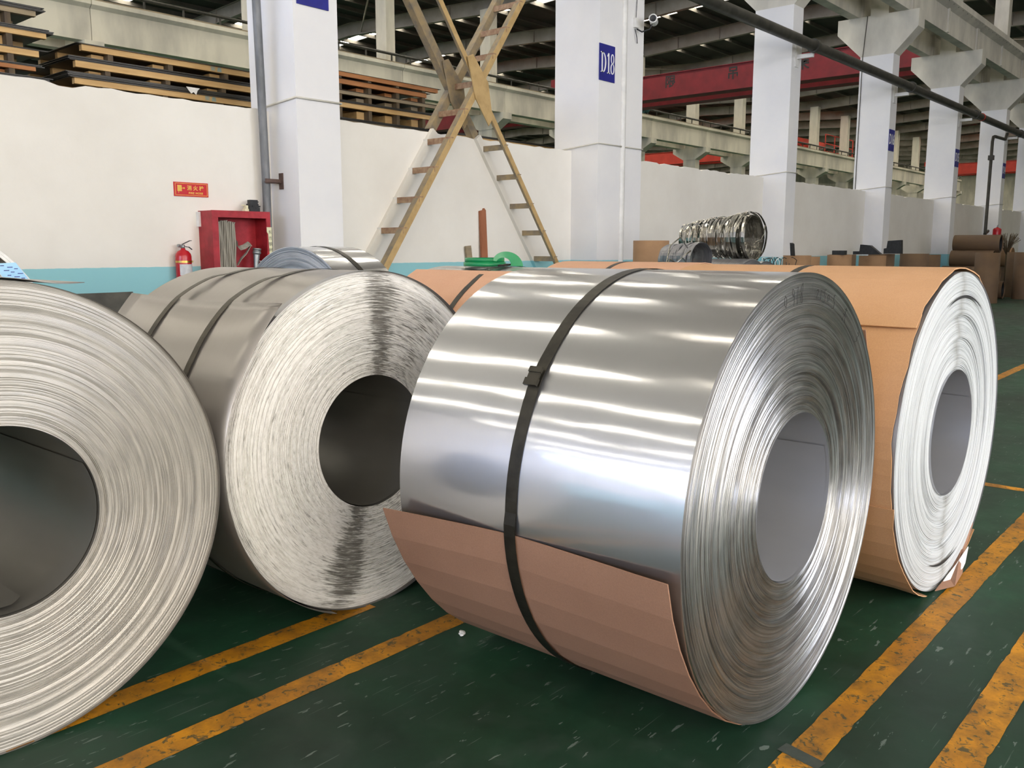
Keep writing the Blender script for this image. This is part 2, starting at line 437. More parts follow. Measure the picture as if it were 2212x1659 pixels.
MAT['scrap'] = M_noise('scrap_strap_steel', 'a5a39d', 'c2c0ba', .22, 1.0, 9, bmp=.1)
MAT['slit'] = M_noise('slit_strip_steel', '8a8a8d', 'a2a2a5', .4, .8, 3, (1, 20, 1), .1)
MAT['disc'] = M_steel('dark_disc_steel', '6f6b65', .2, .4, c2='7d7973', wav=.1)
MAT['paper'] = M_noise('white_paper', 'd9d9d6', 'ececea', .7, 0, 12, bmp=.1)
MAT['tealm'] = M_noise('teal_motor', '244a4c', '2f5a5a', .5, .2, 8, bmp=.05)
MAT['tape'] = M_noise('grey_patch', '3a423c', '454d46', .6, 0, 20, bmp=.05)

# ------------------------------------------------------------------ text to mesh
def text_mesh(body, size, depth=.001, spacing=1.0, bold=0.0):
    cu = bpy.data.curves.new('txt', 'FONT'); cu.body = body; cu.size = size; cu.extrude = depth
    cu.align_x = 'CENTER'; cu.align_y = 'CENTER'; cu.space_character = spacing; cu.offset = bold
    cu.resolution_u = 4
    o = bpy.data.objects.new('txt', cu); COL.objects.link(o)
    bpy.context.view_layer.update()
    me = bpy.data.meshes.new_from_object(o.evaluated_get(bpy.context.evaluated_depsgraph_get()))
    bpy.data.objects.remove(o, do_unlink=True); bpy.data.curves.remove(cu)
    return me
def text_part(name, body, size, mat, parent, loc, rot=(pi/2, 0, 0), scale=(1,1,1), depth=.0008, spacing=1.0, bold=0.0):
    me = text_mesh(body, size, depth, spacing, bold)
    me.materials.clear(); me.materials.append(mat)
    o = bpy.data.objects.new(name, me); COL.objects.link(o)
    o.parent = parent; o.location = loc; o.rotation_euler = rot; o.scale = scale
    return o
# ================================================================== THE SETTING
XA, XB = -34.0, 130.0
BAYS = [(-10.6, 8.42), (8.42, 27.4), (27.4, 46.4), (46.4, 65.4)]
# ---- floor and painted lines
floor = tag(MB().box(XA, XB, -10.6, 65.4, -.2, 0).build('floor', MAT['floor']), 'dark green painted factory floor with scuffs and chipped paint', kind='structure')
def worn_line(y0, y1, x0, x1, axis='x', seed=0):
    rnd = random.Random(seed); mb = MB(); n = int(abs(x1 - x0) / .035)
    lo, hi = [], []
    a = b = 0.0
    for i in range(n + 1):
        t = x0 + (x1 - x0) * i / n
        a = .6 * a + rnd.uniform(-.0016, .0016); b = .6 * b + rnd.uniform(-.0016, .0016)
        lo.append((t, y0 + a + (rnd.uniform(.002, .008) if rnd.random() < .06 else 0))); hi.append((t, y1 + b - (rnd.uniform(.002, .008) if rnd.random() < .06 else 0)))
    vs = [(p[0], p[1], .0012) if axis == 'x' else (p[1], p[0], .0012) for p in lo + hi]
    fs = [(i, i + 1, n + 2 + i, n + 1 + i) for i in range(n)]
    mb.add(vs, fs); return mb.build('yellow_line', MAT['line'], floor)
worn_line(2.262, 2.366, -3, 30, seed=1)
worn_line(2.635, 2.742, -3, 2.2, seed=2)
worn_line(.852, .953, -3, 30, seed=3)
worn_line(.498, .612, -3, 30, seed=4)
worn_line(5.84, 5.92, -6, 1.55, 'y', seed=5)
mb = MB(); mb.add([(2.262, .845, .0018), (2.31, .838, .0018), (2.335, .965, .0018), (2.285, .972, .0018)], [(0, 1, 2, 3)])
mb.build('floor_patch', MAT['tape'], floor)

def one_side(o, mat, d):
    """the lit side of a translucent panel: only the face looking along d glows"""
    o.data.materials.append(mat)
    for p_ in o.data.polygons:
        if p_.normal.dot(d) > .9: p_.material_index = 1
    return o
# ---- half-height wall between the bays
def ragged_wall(x0, x1, y0, y1, ztop, seed):
    rnd = random.Random(seed); mb = MB(); n = int((x1 - x0) / .12); vs = []; fs = []
    for i in range(n + 1):
        x = x0 + (x1 - x0) * i / n
        z = ztop + rnd.uniform(-.012, .008) - (.03 if rnd.random() < .04 else 0)
        vs += [(x, y0, 0), (x, y0, z), (x, y1, z + rnd.uniform(-.01, .01)), (x, y1, 0)]
    for i in range(n):
        a, b = 4 * i, 4 * i + 4
        fs += [(a, b, b + 1, a + 1), (a + 1, b + 1, b + 2, a + 2), (a + 2, b + 2, b + 3, a + 3)]
    fs += [(0, 1, 2, 3), (4*n, 4*n+3, 4*n+2, 4*n+1)]
    mb.add(vs, fs); return mb
tag(ragged_wall(XA, 66, 8.5, 8.74, 2.905, 5).build('wall_back', MAT['wall']), 'white half-height wall with pale blue dado between the columns', kind='structure')

# ---- outer walls with daylight windows (behind and beside the camera)
def windowed_wall(name, along, fixed, thick, a0, a1, ztop, wins, mat_e, label):
    """solid wall with real openings; each window is frame + panes set in the opening"""
    mb = MB()
    def bx(p0, p1, z0, z1):
        if along == 'x': mb.box(p0, p1, fixed, fixed + thick, z0, z1)
        else: mb.box(fixed, fixed + thick, p0, p1, z0, z1)
    rows = sorted(set((z0, z1) for _, _, z0, z1 in wins)); zz = 0.0
    for z0, z1 in rows:
        bx(a0, a1, zz, z0)
        p = a0
        for q0, q1, _, _ in sorted(w_ for w_ in wins if (w_[2], w_[3]) == (z0, z1)):
            bx(p, q0, z0, z1); p = q1
        bx(p, a1, z0, z1); zz = z1
    bx(a0, a1, zz, ztop)
    wall = tag(mb.build(name, MAT['white']), label, kind='structure')
    for q0, q1, z0, z1 in wins:
        mid = fixed + thick / 2
        fr = MB(); nq = max(2, round((q1 - q0) / 1.5))
        for i in range(nq + 1):
            q = q0 + (q1 - q0) * i / nq
            if along == 'x': fr.box(q - .04, q + .04, mid - .04, mid + .04, z0, z1)
            else: fr.box(mid - .04, mid + .04, q - .04, q + .04, z0, z1)
        f = fr.build('window_frame', MAT['white'], wall)
        for i in range(nq):
            qa, qb = q0 + (q1 - q0) * i / nq + .04, q0 + (q1 - q0) * (i + 1) / nq - .04
            if along == 'x': one_side(MB().box(qa, qb, mid - .01, mid + .01, z0, z1).build('pane', MAT['conc'], f), MAT['wincool'] if 4 < qa < 20 else mat_e, Vector((0, 1, 0)))
            else: one_side(MB().box(mid - .01, mid + .01, qa, qb, z0, z1).build('pane', MAT['conc'], f), mat_e, Vector((1, 0, 0)))
    return wall
wins = []
for k in range(-5, 1):
    x = 6.05 + 6 * k
    if XA < x - 2.6 and x + 3 < XB: wins.append((x + .5, x + 5.5, 1.1, 5.2)); wins.append((x + .5, x + 5.5, 7.6, 10.0))
windowed_wall('wall_front', 'x', -10.84, .24, XA, XB, 12.6, wins, MAT['win'], 'white factory side wall with tall windows behind the camera')
windowed_wall('wall_left', 'y', XA - .24, .24, -10.6, 65.4, 12.6, [(-9.5, 7.5, 4.6, 10.6), (9.5, 26, 4.6, 10.6), (29, 44, 4.6, 10.6)], MAT['winend'], 'white gable wall with high windows')
tag(MB().box(XA, XB, 65.4, 65.6, 0, 12.6).build('wall_far', MAT['conc_far']), 'distant side wall of the factory', kind='structure')
tag(MB().box(XB, XB + .2, -10.6, 65.4, 0, 12.6).build('wall_right', MAT['conc_far']), 'distant end wall of the factory', kind='structure')

# ---- roof
ceiling = empty('ceiling', label='dark sheet roof on grey steel rafters with bright roof lights', kind='structure')
RX = [6.05 + 6.0 * k for k in range(-6, 21)]
SKX = [2.45 + 6.02 * k for k in range(-6, 21)]
ZE = 12.35                    # eaves height of the deck underside
SL = .05
def zr(y, a, b): return ZE + SL * ((b - a) / 2 - abs(y - (a + b) / 2))
def sloped(mb, x0, x1, ya, yb, za, zb, t):
    vs = [(x0,ya,za),(x1,ya,za),(x1,yb,zb),(x0,yb,zb),(x0,ya,za+t),(x1,ya,za+t),(x1,yb,zb+t),(x0,yb,zb+t)]
    mb.add(vs, [(0,3,2,1),(4,5,6,7),(0,1,5,4),(1,2,6,5),(2,3,7,6),(3,0,4,7)])
for bi, (a, b) in enumerate(BAYS):
    rid = (a + b) / 2
    for ya, yb in ((a, rid), (rid, b)):
        za, zb = zr(ya, a, b), zr(yb, a, b)
        mb = MB(); p = XA
        for sx in SKX:
            sloped(mb, p, sx - .32, ya, yb, za, zb, .08); p = sx + .32
        sloped(mb, p, XB, ya, yb, za, zb, .08)
        mb.build('roof_deck', MAT['roof'], ceiling)
        # roof lights: two panels per slope and strip, the deck closes the rest
        for sx in SKX:
            cl = MB()
            for t0, t1 in ((0, .12), (.48, .56), (.92, 1)):
                sloped(cl, sx - .32, sx + .32, ya + (yb-ya)*t0, ya + (yb-ya)*t1, za + (zb-za)*t0, za + (zb-za)*t1, .08)
            cl.build('roof_deck', MAT['roof'], ceiling)
            sk = MB()
            for t0, t1 in ((.12, .48), (.56, .92)):
                sloped(sk, sx - .32, sx + .32, ya + (yb-ya)*t0, ya + (yb-ya)*t1, za + (zb-za)*t0 + .03, za + (zb-za)*t1 + .03, .03)
            one_side(sk.build('roof_light', MAT['conc'], ceiling), MAT['skynear'] if bi == 0 else MAT['sky'], Vector((0, 0, -1)))
        for j in range(1, 7):
            t = j / 6.5; y = ya + (yb - ya) * t; z = zr(y, a, b)
            if bi == 0 and y < 2: continue
            MB().box(XA, XB, y - .04, y + .04, z - .18, z).build('purlin', MAT['purlin'], ceiling)
# rafters: tapered I-beams, one mesh per slope shared along the hall
def rafter_mesh(a, b, ya, yb):
    mb = MB(); n = 4
    za, zb = zr(ya, a, b) - .19, zr(yb, a, b) - .19
    d = .62
    sloped(mb, -.12, .12, ya, yb, za - .02, zb - .02, .02)
    sloped(mb, -.12, .12, ya, yb, za - d, zb - d, .025)
    sloped(mb, -.012, .012, ya, yb, za - d, zb - d, d)
    for i in range(1, n):
        y = ya + (yb - ya) * i / n; z = za + (zb - za) * i / n
        mb.box(-.11, .11, y - .01, y + .01, z - d + .02, z - .02)
    return mb
for bi, (a, b) in enumerate(BAYS):
    rid = (a + b) / 2
    for ya, yb in ((a, rid), (rid, b)):
        first = None
        for x in RX:
            if x < -25 or (bi >= 2 and x < 6): continue
            if first is None:
                first = rafter_mesh(a, b, ya, yb).build('rafter', MAT['rafter'], ceiling); first.location.x = x
            else:
                share(first, 'rafter', ceiling, (x, 0, 0))
# roof bracing in the far bay
for (xa, ya, xb, yb) in ((42.2, 28, 48, 36), (48, 28, 42.2, 36), (48.1, 9.5, 54, 18), (54, 9.5, 48.1, 18), (24, 28, 30, 36)):
    MB().tube([(xa, ya, 11.9), (xb, yb, 12.1)], .035, 6).build('roof_brace', MAT['rafter'], ceiling)

# ---- near row of columns with corbels
def near_column(x0, x1, label, corbel=True):
    e = empty('concrete_column', ((x0 + x1) / 2, 8.4, 0), label=label, cat='column')
    hw = (x1 - x0) / 2
    MB().box(-hw, hw, -.4, .43, 0, 6.28).build('shaft', MAT['col'], e)
    poly = [(-.4, 6.28), (.43, 6.28), (1.06, 6.9), (1.06, 7.27), (-.95, 7.27), (-.95, 6.86)]
    MB().prism(poly, 'x', -hw, hw).build('corbel', MAT['conc'], e)
    MB().box(-hw + .04, hw - .04, -.2, .25, 7.27, 11.9).build('upper_shaft', MAT['conc'], e)
    # thin conduit pipe around the faces at wall-top height
    MB().tube([(-hw - .015, .3, 2.93), (-hw - .015, -.415, 2.99), (hw + .015, -.415, 2.99), (hw + .015, -.3, 2.98)], .011, 6).build('conduit', MAT['conc'], e)
    return e
col_d17 = near_column(5.77, 6.34, 'white column with blue plate cut by the top edge, beside fire hose cabinet')
col_d18 = near_column(11.19, 11.78, 'white column carrying the blue D18 plate')
col_d18b = near_column(11.92, 12.38, 'narrow white twin column behind the D18 column, with security camera')
nearX = [17.87, 23.87, 29.87, 35.87, 41.87, 47.87, 53.87, 59.87]
ORD = ['first', 'second', 'third', 'fourth', 'fifth', 'sixth', 'seventh', 'eighth', 'ninth', 'tenth', 'eleventh', 'twelfth', 'thirteenth', 'fourteenth', 'fifteenth', 'sixteenth', 'seventeenth', 'eighteenth', 'nineteenth', 'twentieth']
ordn = ['first', 'second', 'third', 'fourth', 'fifth', 'sixth', 'seventh', 'eighth']
for k, x in enumerate(nearX):
    ce = near_column(x, x + .47, f'white flared-top column, {ordn[k]} beyond the security camera')
    if k == 1: MB().tube([(-.248, .37, 0), (-.248, .37, 6.28), (-.248, .3, 7.27)], .009, 6).build('cable', MAT['pipe'], ce)

# ---- near crane girders on the corbels
def girder(name, x0, x1, yc, s, label, group):
    """s=+1: flange overhang towards -Y"""
    e = empty(name, ((x0 + x1) / 2, yc, 7.27), label=label, cat='crane beam', group=group)
    h = (x1 - x0) / 2 - .01
    poly = [(-.13, 0), (.13, 0), (.13, .62), (.32, .74), (.32, .9), (-.32, .9), (-.32, .74), (-.13, .62)]
    MB().prism(poly, 'x', -h, h).build('beam', MAT['conc'], e)
    mb = MB(); mb.box(-h, h, -.05, .05, .9, 1.03).build('rail', MAT['pipe'], e)
    for t in (-h + .05, 0, h - .05):
        MB().box(t - .06, t + .06, -.17, .17, .02, .66).build('stiffener', MAT['conc'], e)
    mb = MB(); n = int((2 * h) / .45)
    for i in range(n):
        x = -h + .2 + i * .45; mb.box(x - .02, x + .02, -.29, -.25, .71, .74)
    tag(mb.build('bolts', MAT['pipe'], e), kind='stuff')
    return e
gx = [12.15, 18.1, 24.1, 30.1, 36.1, 42.1, 48.1]
for i in range(len(gx) - 1):
    girder('crane_girder', gx[i], gx[i + 1], 7.82, 1, f'near-side concrete crane beam on the column tops, {ordn[i]} span from left', 'near-side crane beams')
    girder('crane_girder', gx[i], gx[i + 1], 9.05, -1, f'far-side concrete crane beam on the column tops, {ordn[i]} span from left', 'far-side crane beams')

# ---- far row: columns, corbels, girders
farX = [6.2 + 5.95 * k for k in range(0, 17)]
fc = None
for k, x in enumerate(farX):
    e = empty('concrete_column', (x, 27.4, 0), label=f'weathered concrete column of the distant row, {ORD[k]} from the left', cat='column', group='distant columns')
    if fc is None:
        a_ = MB().box(-.25, .25, -.4, .4, 0, 6.6).build('shaft', MAT['conc_far'], e)
        b_ = MB().prism([(-.4, 6.6), (.4, 6.6), (1.1, 7.0), (1.1, 7.27), (-1.1, 7.27), (-1.1, 7.0)], 'x', -.28, .28).build('corbel', MAT['conc_far'], e)
        c_ = MB().box(-.22, .22, -.3, .3, 7.27, 11.7).build('upper_shaft', MAT['conc_far'], e)
        fc = (a_, b_, c_)
    else:
        for q, nm in zip(fc, ('shaft', 'corbel', 'upper_shaft')): share(q, nm, e)
fg = None
for k in range(len(farX) - 1):
    for s, lab, grp in ((-1, f'weathered concrete crane beam of the distant row, {ORD[k]} span from the left', 'distant crane beams'),
                        (1, f'rear crane beam of the distant row, {ORD[k]} span from the left', 'distant rear crane beams')):
        if s == 1 and k > 12: continue
        e = empty('crane_girder', ((farX[k] + farX[k + 1]) / 2, 27.4 + s * .75, 7.27), label=lab, cat='crane beam', group=grp)
        h = 2.965
        if fg is None:
            a_ = MB().prism([(-.2, 0), (.2, 0), (.2, .9), (.32, 1.0), (.32, 1.12), (-.32, 1.12), (-.32, 1.0), (-.2, .9)], 'x', -h, h).build('beam', MAT['conc_far'], e)
            b_ = MB().box(-h, h, -.32, -.26, 1.12, 1.16).box(-h, h, .0, .1, 1.12, 1.2).build('ledge', MAT['brass'] if False else MAT['woodgr'], e)
            mb = MB()
            for i in range(5): mb.box(-h + .3 + i * 1.25, -h + .35 + i * 1.25, -.3, -.26, 1.12, 1.42)
            mb.tube([(-h, -.28, 1.42), (h, -.28, 1.42)], .05, 6)
            c_ = mb.build('conductor_rail', MAT['pipe'], e)
            fg = (a_, b_, c_)
        else:
            for q, nm in zip(fg, ('beam', 'ledge', 'conductor_rail')): share(q, nm, e)
# ================================================================== COILS
def ring_profile(r0, r1, n, amp, rnd, groove=.0012, steps=(), slope=.4):
    """strip edges seen end-on: ring by ring, each a little proud or shy of its neighbour.
    steps: (radius fraction, offset) slow telescoping of the wraps"""
    out = []; w_ = (r1 - r0) / n; off = 0.0
    for i in range(n):
        t = (i + .5) / n
        base = 0.0
        for k in range(len(steps) - 1):
            if steps[k][0] <= t <= steps[k + 1][0]:
                u = (t - steps[k][0]) / max(1e-6, steps[k + 1][0] - steps[k][0]); base = steps[k][1] + (steps[k + 1][1] - steps[k][1]) * u
        off = .6 * off + rnd.uniform(-amp, amp)
        y = base + off; a = r0 + w_ * i; b = a + w_; tl = rnd.uniform(-slope, slope) * w_
        out += [(a, y + groove), (a + w_ * .12, y + tl * .5), (b - w_ * .12, y - tl * .5), (b, y + groove)]
    return out
def coil(name, label, x, yf, length, R, r, face_mat, shell_mat, bore_mat, rz=0.0, seg=176, rings=90, amp=.0015,
         steps=((0, 0), (1, 0)), seed=1, groove=.0012, slope=.4, group=None, rcx=0.0, rcz=0.0):
    rnd = random.Random(seed)
    e = empty(name, (x, yf, 0), rz, label, 'steel coil', group)
    up = Matrix.Identity(4)
    sh = MB(); sh.lathe([(R, .002), (R, length)], seg); sh.lathe([(R, length), (r, length)], seg, smooth=False)
    o = sh.build('shell', shell_mat, e); o.location = (0, 0, R)
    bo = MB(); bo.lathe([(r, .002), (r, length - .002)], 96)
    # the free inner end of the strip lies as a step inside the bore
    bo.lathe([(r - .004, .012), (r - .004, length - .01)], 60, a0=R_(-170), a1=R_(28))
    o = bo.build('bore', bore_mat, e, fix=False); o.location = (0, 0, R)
    fa = MB(); fa.lathe(ring_profile(r, R, rings, amp, rnd, groove, steps, slope), seg, split=True)
    o = fa.build('end_face', face_mat, e); o.location = (0, 0, R)
    return e
def strap(e, R, y, wdt=.04, mat=None, seg=120, off=.0025, bulge=(), name='strap', plateau=()):
    """steel band all round; bulge: (angle, height, half-width in deg) where it lifts over an edge"""
    mb = MB(); pts = []; nr = []
    for k in range(seg + 1):
        a = 2 * pi * k / seg; rr = R + off
        for ba, bh, bw in bulge:
            d = (math.degrees(a) - ba + 180) % 360 - 180
            rr += bh * max(0.0, 1 - abs(d) / bw)
        for p0, p1, ph in plateau:
            dg = math.degrees(a); dg = dg if dg >= p0 else dg + 360
            if p0 <= dg <= p1: rr += ph * min(1.0, (dg - p0 + 4) / 8, (p1 - dg + 4) / 8)
        pts.append((rr * cos(a), y + .006 * sin(2 * a), rr * sin(a))); nr.append((cos(a), 0, sin(a)))
    mb.ribbon(pts, nr, (0, wdt / 2, 0), .0014)
    o = mb.build(name, mat or MAT['strap'], e); o.location = (0, 0, e['_R']); return o
def strap_seal(sp, R, y, ang, wdt=.046):
    a = R_(ang); t = Vector((-sin(a), 0, cos(a))); n = Vector((cos(a), 0, sin(a)))
    mb = MB(); c = n * (R + .006) + Vector((0, y, 0))
    for k, (lo, hi, hgt, ww) in enumerate(((-.03, -.012, .009, 1.0), (-.012, .008, .006, .92), (.008, .03, .010, 1.04))):
        vs = []
        for d in (lo, hi):
            for sy in (-1, 1):
                for hh in (0, hgt): vs.append(c + t * d + Vector((0, sy * wdt / 2 * ww, 0)) + n * hh)
        mb.add(vs, [(0,1,3,2),(4,6,7,5),(0,4,5,1),(2,3,7,6),(1,5,7,3),(0,2,6,4)])
    return mb.build('seal', MAT['strap'], sp)
def wrap_sheet(e, name, mat, R, a0, a1, y0, y1, step=4.0, th=.004, flare=None, yedge=None, facet=True, ny=16):
    """sheet bent round the coil between two angles (deg); flare(a, y) lifts it, yedge(a) shifts the front edge"""
    n = max(2, int(abs(a1 - a0) / step)); vs = []; fs = []
    for i in range(n + 1):
        a = a0 + (a1 - a0) * i / n
        for j in range(ny + 1):
            y = y0 + (y1 - y0) * j / ny
            if yedge: y += yedge(a) * (1 - j / ny) ** 3
            lift = flare(a, y) if flare else 0
            for k in (0, 1):
                rr = R + .002 + lift + k * th
                vs.append((rr * cos(R_(a)), y, rr * sin(R_(a))))
    m = ny + 1
    def I(i, j, k): return (i * m + j) * 2 + k
    for i in range(n):
        for j in range(ny):
            fs.append((I(i,j,1), I(i+1,j,1), I(i+1,j+1,1), I(i,j+1,1))); fs.append((I(i,j,0), I(i,j+1,0), I(i+1,j+1,0), I(i+1,j,0)))
        fs.append((I(i,0,0), I(i+1,0,0), I(i+1,0,1), I(i,0,1))); fs.append((I(i,ny,0), I(i,ny,1), I(i+1,ny,1), I(i+1,ny,0)))
    for j in range(ny):
        fs.append((I(0,j,0), I(0,j,1), I(0,j+1,1), I(0,j+1,0))); fs.append((I(n,j,0), I(n,j+1,0), I(n,j+1,1), I(n,j,1)))
    mb = MB(); mb.add(vs, fs, not facet); o = mb.build(name, mat, e); o.location = (0, 0, e['_R']); return o

# ---- coil A: the bare coil in front
RA = .68
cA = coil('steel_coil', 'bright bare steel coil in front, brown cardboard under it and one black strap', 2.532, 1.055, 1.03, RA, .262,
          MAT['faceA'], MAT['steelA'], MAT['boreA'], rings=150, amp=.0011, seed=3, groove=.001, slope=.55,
          steps=((0, .004), (.05, .012), (.10, .004), (.2, .010), (.28, .016), (.30, .004), (.42, .014), (.5, .004), (.53, .010), (.62, .002), (.7, .008), (.73, .001), (.93, .003), (.955, .010), (.985, .004), (1, .002)))
cA['_R'] = RA
sp = strap(cA, RA, .555, .042, bulge=((147, .006, 9),), plateau=((180, 404, .0075),))
strap_seal(sp, RA + .008, .555, 146.5)
def flA(a, y):
    d = abs(y - .555)
    f = .0
    t = a + 174.5
    if t < 40: f += ((.030 if y < .555 else .055) * min(1, d / .5) ** 1.2) * max(0, 1 - t / 40) ** 2
    t2 = 40 - a
    if t2 < 25: f += (.004 + .045 * min(1, d / .5)) * max(0, 1 - t2 / 25) ** 2
    return f
wrap_sheet(cA, 'cardboard', MAT['cardA'], RA, -174.5, 40.0, .018, 1.05, 8.5, .0045, flA, None, True, 14)
# handwriting on the end face
GL = {'0': [[(.5,1),(.15,.7),(.1,.3),(.45,0),(.8,.3),(.85,.7),(.5,1)]], '9': [[(.8,.75),(.45,.55),(.15,.75),(.4,1),(.8,.9),(.8,.4),(.6,0)]],
      '7': [[(.1,.95),(.85,1),(.5,.4),(.4,0)]], '8': [[(.85,1.15),(.3,.95),(.25,.65),(.75,.35),(.6,.0),(.2,.05),(.25,.4),(.75,.7),(.85,1.15)]],
      '2': [[(.1,.8),(.5,1),(.8,.75),(.1,.05),(.9,.1)]], '1': [[(.55,1),(.5,0)]], '5': [[(.85,1),(.3,1),(.25,.6),(.7,.5),(.7,.1),(.15,0)]],
      '.': [[(.4,.08),(.5,.0)]], 'x': [[(.1,.8),(.9,.9)],[(.0,.45),(1,.5)],[(.5,1),(.45,.5),(.1,0)],[(.5,.5),(.9,.05)]], '3': [[(.2,1),(.7,.9),(.4,.6),(.75,.35),(.2,.0)]]}
def write_arc(e, chars, R0, rad, y):
    mb = MB()
    for ch, ang, ht, wd in chars:
        for st in GL[ch]:
            pts = []
            for u, v in st:
                rr = rad + (v - .5) * ht; a = R_(ang) - (u - .5) * wd / rad
                pts.append((rr * cos(a), y, rr * sin(a)))
            fine = []
            for i in range(len(pts) - 1):
                for q in range(3): fine.append(Vector(pts[i]).lerp(Vector(pts[i + 1]), q / 3))
            fine.append(Vector(pts[-1])); mb.tube(fine, .00065, 5)
    o = mb.build('handwritten_numbers', MAT['ink'], e); o.location = (0, 0, R0); return o
write_arc(cA, [('0', 103.9, .034, .022), ('.', 101.3, .03, .02), ('9', 99.2, .05, .02), ('7', 96.8, .05, .02), ('8', 93.8, .05, .02),
               ('2', 83.1, .028, .02), ('1', 80.8, .03, .02), ('5', 77.8, .042, .02), ('0', 75.2, .022, .018), ('5', 70.6, .045, .024), ('x', 60.6, .05, .03), ('3', 47.2, .04, .025)], RA, .619, -.0035)

# ---- coil B: frayed white paper edges, two straps
RB = .672
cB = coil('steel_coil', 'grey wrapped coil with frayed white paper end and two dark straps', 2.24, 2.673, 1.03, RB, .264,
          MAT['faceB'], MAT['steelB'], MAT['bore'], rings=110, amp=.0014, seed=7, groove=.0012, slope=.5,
          steps=((0, .004), (.1, 0), (.55, .004), (.9, .0), (.925, .012), (1, .016)))
cB['_R'] = RB
MB_ = wrap_sheet(cB, 'cover_sheet', MAT['steelB'], RB, 127, 250, -.035, 1.06, 3.0, .002,
                 lambda a, y: .004 + .035 * max(0, 1 - (a - 127) / 22) ** 1.5 * (.35 + 1.0 * abs(y - .5)), None, False, 12)
mbr = MB(); mbr.lathe([(RB + .0015, -.004), (RB + .0015, .03)], 176)
o = mbr.build('edge_wraps', MAT['slit'], cB); o.location = (0, 0, RB)
strap(cB, RB, .315, .034, MAT['strapdark'], plateau=((108, 262, .012),), bulge=((127, .014, 20),))
strap(cB, RB, .70, .034, MAT['strapdark'], plateau=((108, 262, .012),), bulge=((127, .014, 20),))

# ---- coil C: the big dull coil at the left edge
RC = .674
cC = coil('steel_coil', 'large dull grey coil cut by the left edge of the picture', .862, 2.627, 1.03, RC, .272,
          MAT['faceC'], MAT['steelB'], MAT['bore'], rings=130, amp=.0006, seed=9, groove=.0007, slope=.25,
          steps=((0, .012), (.05, .014), (.07, .003), (.2, .002), (.24, .005), (.27, .001), (.4, .004), (.43, .001), (.55, .0035), (.6, .0005), (.72, .003), (.76, .0), (.95, .0), (.965, .012), (1, .014)))
cC['_R'] = RC
wrap_sheet(cC, 'cover_sheet', MAT['steelB'], RC, 68, 86, -.02, .8, 3.0, .002, lambda a, y: .003 + .03 * max(0, 1 - (a - 68) / 10) ** 2, None, False, 8)
# loose tongue of strip inside the bore
mb = MB(); vs = []; fs = []
for i in range(9):
    a = R_(-142 + i * 8); rr = .262 - .012 * (i / 8)
    for j, y in enumerate((.03, .2, .45)):
        vs.append((rr * cos(a) + .0, y + (.03 if i in (0, 8) and j == 0 else 0), rr * sin(a)))
for i in range(8):
    for j in range(2): fs.append((i*3+j, (i+1)*3+j, (i+1)*3+j+1, i*3+j+1))
mb.add(vs, fs, True); o = mb.build('inner_tongue', MAT['bore'], cC); o.location = (0, 0, RC)

# ---- coil D: wrapped in orange cardboard, white end
RD = .668
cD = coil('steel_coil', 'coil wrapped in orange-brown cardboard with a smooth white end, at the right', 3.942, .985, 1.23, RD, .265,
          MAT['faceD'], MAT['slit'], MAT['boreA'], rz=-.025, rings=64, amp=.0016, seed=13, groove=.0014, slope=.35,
          steps=((0, .012), (.08, .004), (.3, .012), (.34, .002), (.55, .016), (.575, .0), (.7, .006), (.86, .0), (.94, .003), (.955, .006), (1, .007)))
cD['_R'] = RD
def edD(a): return .012 + .004 * sin(R_(a) * 9) + .003 * sin(R_(a) * 23 + 1)
wrap_sheet(cD, 'cardboard', MAT['cardD'], RD, 40, 137, .0, 1.225, 5.0, .005, lambda a, y: .010 + .006 * max(0, 1 - abs(137 - a) / 6), edD, True, 12)
wrap_sheet(cD, 'cardboard', MAT['cardD'], RD, 130, 200, .0, 1.22, 5.0, .004, lambda a, y: .003, edD, True, 12)
wrap_sheet(cD, 'cardboard', MAT['cardD'], RD, 196, 310, -.01, 1.22, 7.0, .004, lambda a, y: .009 + (.012 * max(0, 1 - abs(a - 265) / 60) * max(0, 1 - y / .12)), edD, True, 12)
sp = strap(cD, RD, .645, .036, off=.016)
# crescent gaps where wraps have parted, torn paper at the foot
for a0, a1, rr in ((62, 112, .567), (248, 288, .56)):
    mb = MB(); vs = []; n = 24
    for i in range(n + 1):
        a = R_(a0 + (a1 - a0) * i / n); t = sin(pi * i / n) ** .8 * .011
        vs += [((rr - t * .5) * cos(a), -.006, (rr - t * .5) * sin(a)), ((rr + t * .5) * cos(a), -.006, (rr + t * .5) * sin(a))]
    mb.add(vs, [(2*i, 2*i+1, 2*i+3, 2*i+2) for i in range(n)])
    o = mb.build('wrap_gap', MAT['ink'], cD); o.location = (0, 0, RD)
mb = MB()
def torn(pts, th=.003):
    n = len(pts); vs = [Vector(p) for p in pts] + [Vector(p) + Vector((0, th, .001)) for p in pts]
    mb.add(vs, [tuple(range(n)), tuple(reversed(range(n, 2*n)))] + [(k, (k+1)%n, (k+1)%n+n, k+n) for k in range(n)])
torn([(-.02, -.012, .02), (.08, -.02, .012), (.20, -.03, .03), (.23, -.03, .045), (.30, -.02, .10), (.16, -.012, .05), (.05, -.008, .028)])
mb.build('torn_paper', MAT['paper'], cD)
mb = MB()
torn([(-.16, -.025, .028), (.02, -.05, .003), (.20, -.03, .006), (.30, -.005, .075), (.42, .0, .17), (.44, .006, .20), (.30, .01, .10), (.1, .0, .018)])
mb.build('torn_cardboard', MAT['cardA'], cD)

